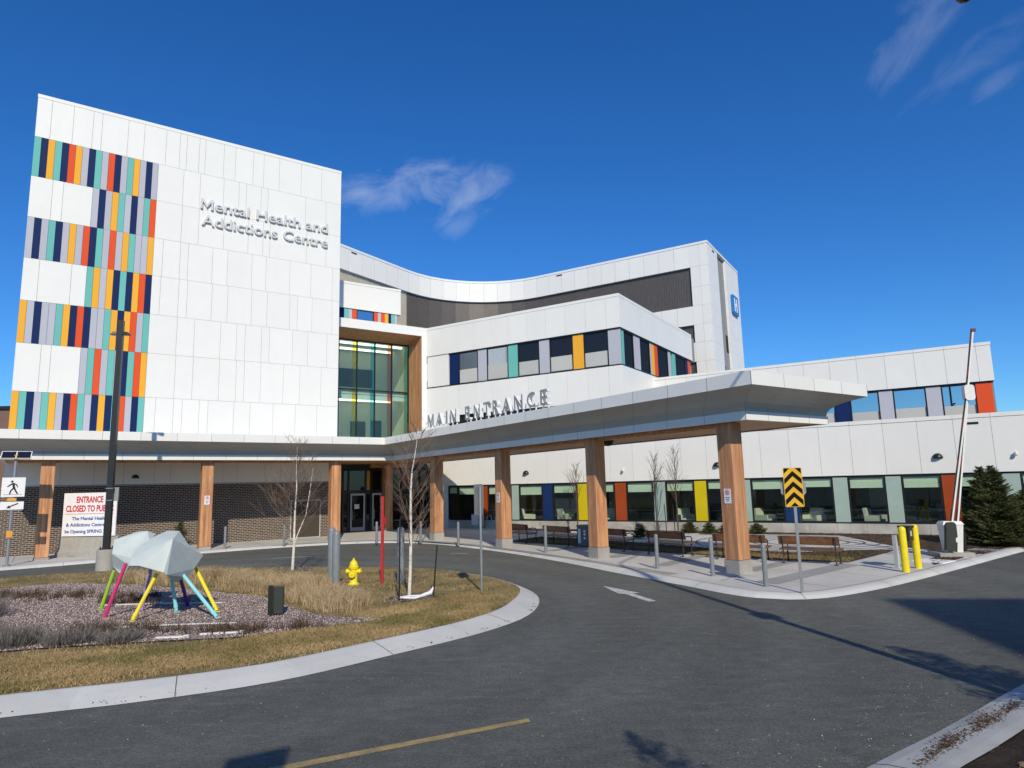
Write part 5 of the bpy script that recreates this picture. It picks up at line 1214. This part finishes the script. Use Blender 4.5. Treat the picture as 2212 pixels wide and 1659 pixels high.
eo = copy_tree(b0, Tf(19.1, 38.2, .1), R(35), 'wooden bench in the shade against the entrance glazing behind the near birch'); eo.rotation_euler.z = R(35)
# litter bin
lb = thing('litter_bin', 'grey square litter bin with pale stickers beside a cedar column', 'bin', (2.85, 27.76, .1), R(-35))
mb = MB(); mb.prism(chamfer(.27, .05), .03, .80); mb.prism(chamfer(.29, .06), .8, .86); mb.build('bin_body', 'bin_grey', lb, local=True)
mb = MB(); mb.box(-.2, -.08, -.276, -.271, .15, .72); mb.build('label_strip', 'signwhite', lb, local=True)
mb = MB()
for z in (.35, .5, .62): mb.prism([(.1 + .05 * math.cos(k * math.pi / 5), z + .05 * math.sin(k * math.pi / 5)) for k in range(10)], -.276, -.271, F=lambda x, y, z: (x, z, y))
mb.build('sticker', 'signwhite', lb, local=True)
# bike rack and cabinet by the wall
ub = thing('utility_cabinet', 'pale grey metal cabinet against the wing wall near the bike rack', 'cabinet', Wf(-23.75, 33.7, .1))
mb = MB(); mb.box(-24.1, -23.38, 33.55, 33.85, .28, .95, F=Wf); mb.box(-24.0, -23.48, 33.6, 33.8, .1, .275, F=Wf); mb.build('housing', 'lightgrey', ub)
mb = MB(); mb.box(-24.06, -23.42, 33.53, 33.549, .32, .91, F=Wf); dd = mb.build('door', 'offwhite', ub); mb = MB(); mb.box(-23.5, -23.47, 33.5, 33.529, .58, .68, F=Wf); mb.build('handle', 'iron', dd)
br = thing('bike_rack', 'galvanised wavy tube bike rack in the shade by the wing wall', 'bike rack', Wf(-22.6, 33.2, .1))
for k, s in enumerate((-23.15, -22.55, -21.95)):
    mb = MB(); mb.tube([Wf(s - .17, 33.2, .1), Wf(s - .17, 33.2, .75), Wf(s - .12, 33.2, .87), Wf(s, 33.2, .92), Wf(s + .12, 33.2, .87), Wf(s + .17, 33.2, .75), Wf(s + .17, 33.2, .1)], .028, 8); mb.build('hoop', 'galv', br, smooth=True)
mb = MB(); mb.box(-23.5, -21.6, 33.17, 33.23, .1, .115, F=Wf); mb.build('base_rail', 'galv', br)

# barrier gate
bg2 = thing('barrier_gate', 'white parking barrier with its red and white arm raised', 'barrier gate', (13.6, 21.4, .1), R(-8))
mb = MB(); mb.box(-.5, .5, -.34, .5, 0, .14); mb.build('plinth', 'pier', bg2, local=True)
mb = MB(); mb.prism([(-.16, -.14), (.26, -.14), (.26, .24), (-.16, .24)], .14, .98, top=[(-.24, -.17), (.34, -.17), (.34, .26), (-.24, .26)]); mb.prism([(-.26, -.19), (.36, -.19), (.36, .28), (-.26, .28)], .98, 1.08, top=[(-.2, -.14), (.30, -.14), (.30, .22), (-.2, .22)]); mb.build('cabinet', 'offwhite', bg2, local=True)
mb = MB(); Fb = lambda x, y, z: (x, z, y)
mb.prism([(-.30, .22), (.0, .16), (.04, .45), (.0, .47), (.0, .58), (.06, .62), (.06, 1.0), (.0, 1.07), (-.16, 1.06), (-.22, .98)], -.34, -.19, F=Fb); mb.build('motor_cover', 'dgreen', bg2, local=True)
mb = MB(); mb.box(.345, .40, -.1, .18, .16, .72); mb.build('side_panel', 'black', bg2, local=True)
def arm(p, q_, w, name, parent=bg2):
    p, q_ = Vector(p), Vector(q_); n = 10
    for k in range(n):
        a = p + (q_ - p) * (k / n); b = p + (q_ - p) * ((k + 1) / n)
def bar(mb, p, q_, w, d, mi=0):
    p, q_ = Vector(p), Vector(q_); e = (q_ - p).normalized(); x = Vector((1, 0, 0)); x = (x - e * x.dot(e)).normalized(); y = e.cross(x)
    vs = [c + x * sx * w + y * sy * d for c in (p, q_) for sx, sy in ((-1, -1), (1, -1), (1, 1), (-1, 1))]
    mb.poly(vs, [(0, 3, 2, 1), (4, 5, 6, 7), (0, 1, 5, 4), (1, 2, 6, 5), (2, 3, 7, 6), (3, 0, 4, 7)], mi)
for (p, q_, n) in (((.08, -.05, 1.05), (1.02, -.05, 5.15), 10), ((.28, .02, 1.05), (1.06, .02, 5.15), 10), ((1.06, 0, 5.3), (1.42, 0, 7.14), 5)):
    mb = MB(); p, q_ = Vector(p), Vector(q_)
    for k in range(n): bar(mb, p + (q_ - p) * (k / n), p + (q_ - p) * ((k + 1) / n), .026, .02, 0)
    bar(mb, p + Vector((-.045, 0, 0)), q_ + Vector((-.045, 0, 0)), .018, .022, 1)
    for k in range(n):
        if k % 3 == 1: bar(mb, p + (q_ - p) * (k / n) + Vector((-.045, -.003, 0)), p + (q_ - p) * ((k + .8) / n) + Vector((-.045, -.003, 0)), .019, .022, 2)
    mb.build('arm', ['offwhite', 'black', 'maroon'], bg2, local=True)
mb = MB(); mb.prism(rrect(.90, 1.20, 4.86, 5.36, .1), -.1, .09, F=Fb); mb.build('fold_joint', 'offwhite', bg2, local=True, smooth=False)
mb = MB(); mb.box(1.37, 1.5, -.04, .04, 7.1, 7.2); mb.build('arm_tip', 'maroon', bg2, local=True)

# interior armchairs seen through the wing windows
def armchair(loc, rot, lab):
    r = thing('armchair', lab, 'armchair', loc, rot, 'cream armchairs behind the ground floor windows')
    mb = MB(); mb.box(-.36, .36, -.34, .34, .12, .42); mb.build('seat', 'seat', r, local=True)
    mb = MB(); mb.prism([(-.36, .22), (.36, .22), (.36, .36), (-.36, .36)], .42, .92, top=[(-.34, .32), (.34, .32), (.34, .44), (-.34, .44)]); mb.build('backrest', 'seat', r, local=True)
    for sx in (-1, 1): mb = MB(); mb.box(min(sx * .361, sx * .46), max(sx * .361, sx * .46), -.34, .34, .12, .6); mb.build('armrest', 'seat', r, local=True)
    return r
ac = armchair(EW(-18.4, .95, .3), R(60), 'cream armchair behind the window between the blue and yellow panels')
for s, d, rot, l in ((-20.9, .9, 95, 'cream armchair behind the window left of the first dark blue panel'), (-7.3, .9, 40, 'cream armchair behind the window just right of the nearest column'), (-5.15, .9, -60, 'cream armchair behind the window hidden partly by the chevron sign'),
                     (-2.5, .9, 45, 'cream armchair facing left behind the window between two pale panels'), (-15.6, 1.0, 0, 'cream armchair low behind the window right of the third arm column'), (-11.3, 1.0, 10, 'cream armchair low behind the window near the bare trees')):
    copy_tree(ac, EW(s, d, .3), R(rot), l)

# ================================================================== VEGETATION
def tree_mesh(nodes, rads, nb, blen, spread, seed, zlo, twigs=7, up=.55, depth2=True, rb=.010, rt=.0035, mbT=None, mbB=None):
    rnd = random.Random(seed); mbT = mbT or MB(); mbB = mbB or MB()
    mbT.tube(nodes, rads, 8)
    P = [Vector(p) for p in nodes]; zs_ = [p.z for p in P]
    def pos(z):
        for a, b in zip(P[:-1], P[1:]):
            if a.z <= z <= b.z: return a + (b - a) * ((z - a.z) / max(1e-6, b.z - a.z))
        return P[-1]
    for k in range(nb):
        f = (k + rnd.random()) / nb; z = zlo + (zs_[-1] - zlo) * f ** .9; s = pos(z); az = rnd.uniform(0, 6.283); L = blen * (1.0 - .72 * f) * rnd.uniform(.7, 1.15)
        h = Vector((math.cos(az), math.sin(az), 0)); pts_ = [s]; d = (h * spread + Vector((0, 0, up))).normalized(); c = s.copy()
        for i in range(5):
            d = (d + Vector((rnd.gauss(0, .10), rnd.gauss(0, .10), .10 + .06 * i))).normalized(); c = c + d * L / 5; pts_.append(c.copy())
        r0_ = rb * (1 - .55 * f); mbB.tube(pts_, [r0_ * (1 - .85 * i / 5) + .0012 for i in range(6)], 4, cap=False)
        for t in range(twigs):
            i = rnd.randint(1, 4); q_ = pts_[i] + (pts_[i + 1] - pts_[i]) * rnd.random(); az2 = az + rnd.gauss(0, 1.0); dd = (Vector((math.cos(az2), math.sin(az2), 0)) * .7 + Vector((0, 0, rnd.uniform(.3, 1.0)))).normalized(); l2 = L * rnd.uniform(.18, .45)
            m1 = q_ + dd * l2 * .5 + Vector((0, 0, .02)); m2 = q_ + dd * l2 + Vector((rnd.gauss(0, .03), rnd.gauss(0, .03), l2 * .18)); mbB.tube([q_, m1, m2], [rt, rt * .75, rt * .35], 3, cap=False)
            if depth2:
                for u in range(2):
                    q2 = q_ + (m2 - q_) * rnd.uniform(.3, .8); d3 = (dd + Vector((rnd.gauss(0, .5), rnd.gauss(0, .5), rnd.uniform(0, .5)))).normalized(); mbB.tube([q2, q2 + d3 * l2 * .5], [rt * .7, rt * .3], 3, cap=False)
    return mbT, mbB
def tree(name, label, cat, loc, mats, mbs, group=None):
    r = thing(name, label, cat, loc, 0, group); mbs[0].build('trunk', mats[0], r, smooth=True); mbs[1].build('branches', mats[1], r, recalc=False); return r
mT, mB = tree_mesh([(-7.06, 21.63, .1), (-7.03, 21.63, .9), (-7.03, 21.63, 1.45), (-7.02, 21.63, 2.06), (-6.99, 21.63, 2.63), (-7.01, 21.63, 3.4), (-7.0, 21.63, 4.0)], [.045, .04, .034, .028, .022, .011, .004], 46, 1.75, .8, 3, .95, 8, .42)
tree_mesh([(-7.03, 21.63, .88), (-6.9, 21.6, 1.27), (-6.66, 21.6, 1.84), (-6.56, 21.6, 2.53), (-6.47, 21.6, 3.3)], [.022, .02, .017, .012, .004], 16, 1.1, .8, 4, 1.2, 6, .4, mbT=mT, mbB=mB)
tree('birch_tree', 'bare young white birch with a second stem, at the far side of the grass island', 'birch tree', (-7.06, 21.63, .1), ['birch', 'twig'], (mT, mB), 'young birches on the island')
mT, mB = tree_mesh([(-2.47, 15.79, .1), (-2.44, 15.79, .7), (-2.43, 15.79, 1.31), (-2.43, 15.79, 2.0), (-2.43, 15.79, 2.55), (-2.40, 15.79, 2.97), (-2.30, 15.79, 3.55), (-2.25, 15.79, 4.0)], [.042, .038, .034, .03, .024, .017, .009, .004], 34, 1.45, .62, 8, 1.0, 8, .6)
tree('birch_tree', 'bare young white birch staked with black rods near the island nose', 'birch tree', (-2.47, 15.79, .1), ['birch', 'twig'], (mT, mB), 'young birches on the island')
for x, y, tx, ty, h, l in ((-2.62, 15.35, -2.6, 15.33, 1.9, 'thin black tree stake just left of the near birch'), (-1.93, 15.9, -1.84, 15.95, 1.25, 'thin black leaning tree stake right of the near birch')):
    mb = MB(); mb.tube([(x, y, .1), (tx, ty, h)], .018, 6); mb.tube([(tx, ty, h), (tx, ty, h + .015)], .021, 6); tag(mb.build('tree_stake', 'black', loc=(x, y, .1)), l, 'tree stake', 'stakes of the near birch')
mb = MB(); mb.tube([(-2.62, 15.36, .2), (-2.5, 15.6, .17), (-2.38, 15.55, .2), (-2.2, 15.7, .17), (-1.98, 15.86, .22), (-1.93, 15.92, .33)], [.03, .035, .025, .035, .05, .02], 7); mb.tube([(-2.55, 15.4, .19), (-2.3, 15.5, .16), (-2.1, 15.62, .2)], [.02, .03, .015], 6)
tag(mb.build('tree_tie', 'plasticwrap', loc=(-2.3, 15.6, .15)), 'crumpled white cloth tie lying at the foot of the near birch', 'tree tie')
mc = MB(); n = 20; mc.face([(-2.35 + .55 * (1 + .15 * math.sin(3 * k)) * math.cos(2 * math.pi * k / n), 15.75 + .55 * math.sin(2 * math.pi * k / n), .139) for k in range(n)]); mc.face([(-7.0 + .6 * (1 + .15 * math.sin(3 * k)) * math.cos(2 * math.pi * k / n), 21.7 + .5 * math.sin(2 * math.pi * k / n), .139) for k in range(n)])
struct('mulch_rings', mc, 'mulch', recalc=False)
rc = np.vstack([np.array([-2.35, 15.75]) + RNG.normal(0, .32, (900, 2)), np.array([-7.0, 21.7]) + RNG.normal(0, .35, (900, 2))]); tag(blades('mulch_chips', rc, .138, .008, .03, .03, 3.0, 'lavender'), kind='stuff')
for i, (x, y, h, l) in enumerate(((6.98, 33.6, 3.75, 'bare brown sapling, the left one of a pair before the wing windows'), (7.95, 33.3, 4.15, 'bare brown sapling, the taller right one of a pair before the wing windows'), (3.35, 36.6, 3.4, 'bare brown sapling before the wing near the yellow panel'))):
    mT, mB = tree_mesh([(x, y, .1), (x + .01, y, 1.2), (x - .02, y, 2.2), (x, y, 3.0), (x + .02, y, h)], [.036, .032, .022, .014, .005], 26, 1.5, .45, 20 + i, 1.5, 5, .9, False, .014, .005)
    tree('young_tree', l, 'tree', (x, y, .1), ['bark', 'bark'], (mT, mB), 'saplings along the wing')
for x, y, l in ((7.3, 32.9, 'black stake between the two saplings'), (8.35, 33.0, 'black stake right of the taller sapling'), (7.75, 33.1, 'short black stake close to the taller sapling trunk')):
    mb = MB(); mb.tube([(x, y, .1), (x - .05, y, 1.5)], .02, 6); mb.lathe([(.022, 1.5), (.024, 1.52)], (x - .05, y), 6); tag(mb.build('tree_stake', 'black', loc=(x, y, .1)), l, 'tree stake', 'stakes of the saplings')
def spruce(name, label, x, y, h, r, seed, group, z0=.1, dens=1.0):
    rnd = np.random.default_rng(seed); root = thing(name, label, 'spruce' if h > 1.2 else 'shrub', (x, y, z0), 0, group)
    mb = MB(); mb.tube([(x, y, z0), (x, y, z0 + h * .6), (x, y, z0 + h)], [.05 * h / 2.8 + .01, .02, .004], 6); mb.build('trunk', 'bark', root)
    V, F_, T_ = [], [], []; st_ = MB()
    nwh = int(16 * dens * (1 + h / 3)) if h > 1.2 else int(12 * dens)
    for w in range(nwh):
        f = (w + rnd.uniform(0, .6)) / nwh; z = z0 + .04 + h * (.985 * f); R_ = r * (1 - f) ** .85 * rnd.uniform(.85, 1.1) + .04
        for b in range(int(5 + 7 * (1 - f))):
            az = rnd.uniform(0, 6.283); L = R_ * rnd.uniform(.65, 1.12); e = np.array([math.cos(az), math.sin(az), 0]); side = np.array([-e[1], e[0], 0])
            droop = rnd.uniform(-.12, .22) + .35 * f; p0 = np.array([x, y, z]); m = int(6 + 46 * L * dens)
            st_.tube([tuple(p0), tuple(p0 + e * L * .6 + np.array([0, 0, L * droop * .5])), tuple(p0 + e * L + np.array([0, 0, L * (droop + .12)]))], [.008, .005, .002], 3, cap=False)
            for k in range(m):
                t = rnd.uniform(.12, 1.0); c = p0 + e * L * t + np.array([0, 0, L * droop * t + .12 * L * t * t]); s = rnd.choice([-1, 1]) * rnd.uniform(0, .36) * L * (1 - t * .75); c = c + side * s
                dir_ = e * rnd.uniform(.4, 1) + side * np.sign(s) * rnd.uniform(.2, .9) + np.array([0, 0, rnd.uniform(-.25, .5)]); dir_ /= np.linalg.norm(dir_); l = rnd.uniform(.05, .13); wd = np.cross(dir_, rnd.normal(size=3)); wd = wd / np.linalg.norm(wd) * rnd.uniform(.007, .016)
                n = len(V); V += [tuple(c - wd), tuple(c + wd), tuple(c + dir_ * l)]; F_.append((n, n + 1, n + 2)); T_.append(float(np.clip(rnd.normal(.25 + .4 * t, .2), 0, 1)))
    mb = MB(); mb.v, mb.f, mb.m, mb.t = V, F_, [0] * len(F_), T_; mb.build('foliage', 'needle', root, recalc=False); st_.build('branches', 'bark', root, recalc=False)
spruce('spruce_tree', 'tallest dark green spruce beside the barrier gate', 17.1, 24.2, 2.8, 1.15, 1, 'spruces right of the gate', dens=2.4)
spruce('spruce_tree', 'narrow dark green spruce half hidden behind the tallest one', 17.6, 25.5, 2.8, 1.0, 2, 'spruces right of the gate', dens=2.4)
spruce('spruce_tree', 'low wide spruce at the right end of the group', 18.2, 24.2, 1.9, 1.35, 3, 'spruces right of the gate', dens=2.4)
for i, (x, y, h, l) in enumerate(((5.71, 31.2, .62, 'rounded dark evergreen shrub right of the third bench'), (9.24, 32.5, .5, 'small evergreen shrub left of the nearest column, by the base wall'), (9.9, 32.0, .55, 'small pale evergreen shrub just left of the nearest column'),
                                  (11.4, 32.2, .42, 'tiny evergreen shrub just right of the nearest column'), (8.6, 33.6, .5, 'small evergreen shrub at the foot of the taller sapling'), (4.3, 35.2, .5, 'dark low shrub behind the litter bin'))):
    spruce('evergreen_shrub', l, x, y, h, .42, 30 + i, 'evergreen shrubs along the wing', dens=1.4)
spruce('evergreen_shrub', 'bushy juniper in front of the brick wall beside the second left column', -15.1, 30.6, 1.15, .5, 44, None, dens=1.6)
def dry_shrub(x, y, r, h, n, seed, label):
    rnd = np.random.default_rng(seed); root = thing('dry_shrub', label, 'shrub', (x, y, .14), 0, 'dry lavender shrubs on the island')
    mb = MB(); T = []
    for k in range(n):
        a = rnd.uniform(0, 6.283); rr = r * math.sqrt(rnd.uniform(0, 1)) * .75; p = np.array([x + rr * math.cos(a), y + rr * math.sin(a), .13]); q_ = p + np.array([math.cos(a) * rr * .35 + rnd.normal(0, .05), math.sin(a) * rr * .35 + rnd.normal(0, .05), h * rnd.uniform(.55, 1.05) * (1 - .25 * rr / r)])
        wv = rnd.normal(size=2); wv = wv / np.linalg.norm(wv) * .0045; w3 = np.array([wv[0], wv[1], 0]); mb.face([p - w3, p + w3, q_ + w3 * .3, q_ - w3 * .3], 0, rnd.uniform(0, 1))
        if k % 2 == 0:
            for u in range(3):
                c = p + (q_ - p) * rnd.uniform(.4, .95); d = rnd.normal(size=3) * .04 + np.array([0, 0, .05]); mb.face([c - w3, c + w3, c + d], 0, rnd.uniform(0, 1))
    mb.build('stems', 'lavender', root, recalc=False)
for i, (x, y, r, h, l) in enumerate(((-11.3, 14.3, .75, .55, 'grey-brown dry shrub at the left edge, the rear one'), (-12.3, 13.6, .8, .55, 'grey-brown dry shrub cut by the left frame edge'), (-9.4, 11.9, .6, .42, 'grey-brown dry shrub at the front left of the gravel'), (-8.5, 11.75, .5, .36, 'low dry shrub second from left along the gravel front'),
                                    (-7.6, 11.8, .45, .26, 'low dry shrub third along the gravel front'), (-6.8, 11.9, .4, .2, 'lowest dry shrub at the right end of the front row'), (-10.4, 12.0, .65, .46, 'dry shrub at the lower left corner of the gravel'))):
    dry_shrub(x, y, r, h, 800, 60 + i, l)

# ================================================================== OUT OF FRAME: what throws the long shadows on the road
tp = thing('flood_light_mast', 'tall dark steel mast with a lamp arm right of the view', 'mast', (6.25, 6.6, 0))
mb = MB(); mb.tube([(6.25, 6.6, .1), (6.25, 6.6, 10.4)], [.095, .075], 12); mb.lathe([(.2, .1), (.2, .14), (.12, .2)], (6.25, 6.6), 14); mb.build('pole', 'black', tp)
mb = MB(); mb.box(-.2, .2, -.12, .12, 4.75, 5.05, F=at(6.25, 6.6)); mb.build('control_box', 'black', tp)
mb = MB(); mb.tube([(6.25, 6.6, 10.3), (6.4, 7.2, 10.55), (7.60, 9.8, 10.6)], .035, 8); mb.lathe([(.02, 10.36), (.09, 10.39), (.14, 10.45), (.13, 10.55), (.05, 10.6)], (7.68, 10.0), 14); mb.build('luminaire', 'black', tp)
nbk = thing('neighbour_building', 'tall grey building behind and right of the viewer', 'building', (23, -18, 0))
NF = at(14.2, -14.4, R(-8))
mb = MB(); mb.box(0, 24, -12, 0, 0, 20.7, F=NF); mb.build('wall', 'pier', nbk)
mb = MB(); mb.box(-.06, 24.06, -12.06, .06, 20.7, 21.0, F=NF); mb.build('roof', 'joint', nbk)
for kz in range(4):
    for kx in range(5): mb = MB(); mb.box(1.6 + kx * 4.6, 4.2 + kx * 4.6, .0, .03, 2 + kz * 4.6, 4 + kz * 4.6, F=NF); mb.build('window', 'darkglass', nbk)
spruce('spruce_tree', 'bushy spruce right of the view beside the mast', 7.1, 4.6, 4.4, 1.5, 81, None, z0=.1, dens=1.2)
spruce('spruce_tree', 'slender spruce behind the viewer', 2.55, 1.0, 4.7, 1.3, 82, None, z0=0, dens=.9)
rs = thing('street_sign', 'street sign on a tall pole behind the viewer', 'sign', (-.95, -.3, 0))
mb = MB(); mb.tube([(-.95, -.3, 0), (-.95, -.3, 5.1)], .05, 8); mb.build('pole', 'galv', rs)
mb = MB(); box_at(mb, -.98, -.37, R(30), -.34, .26, -.02, .02, 4.55, 5.42); mb.build('sign_plate', 'galv', rs)
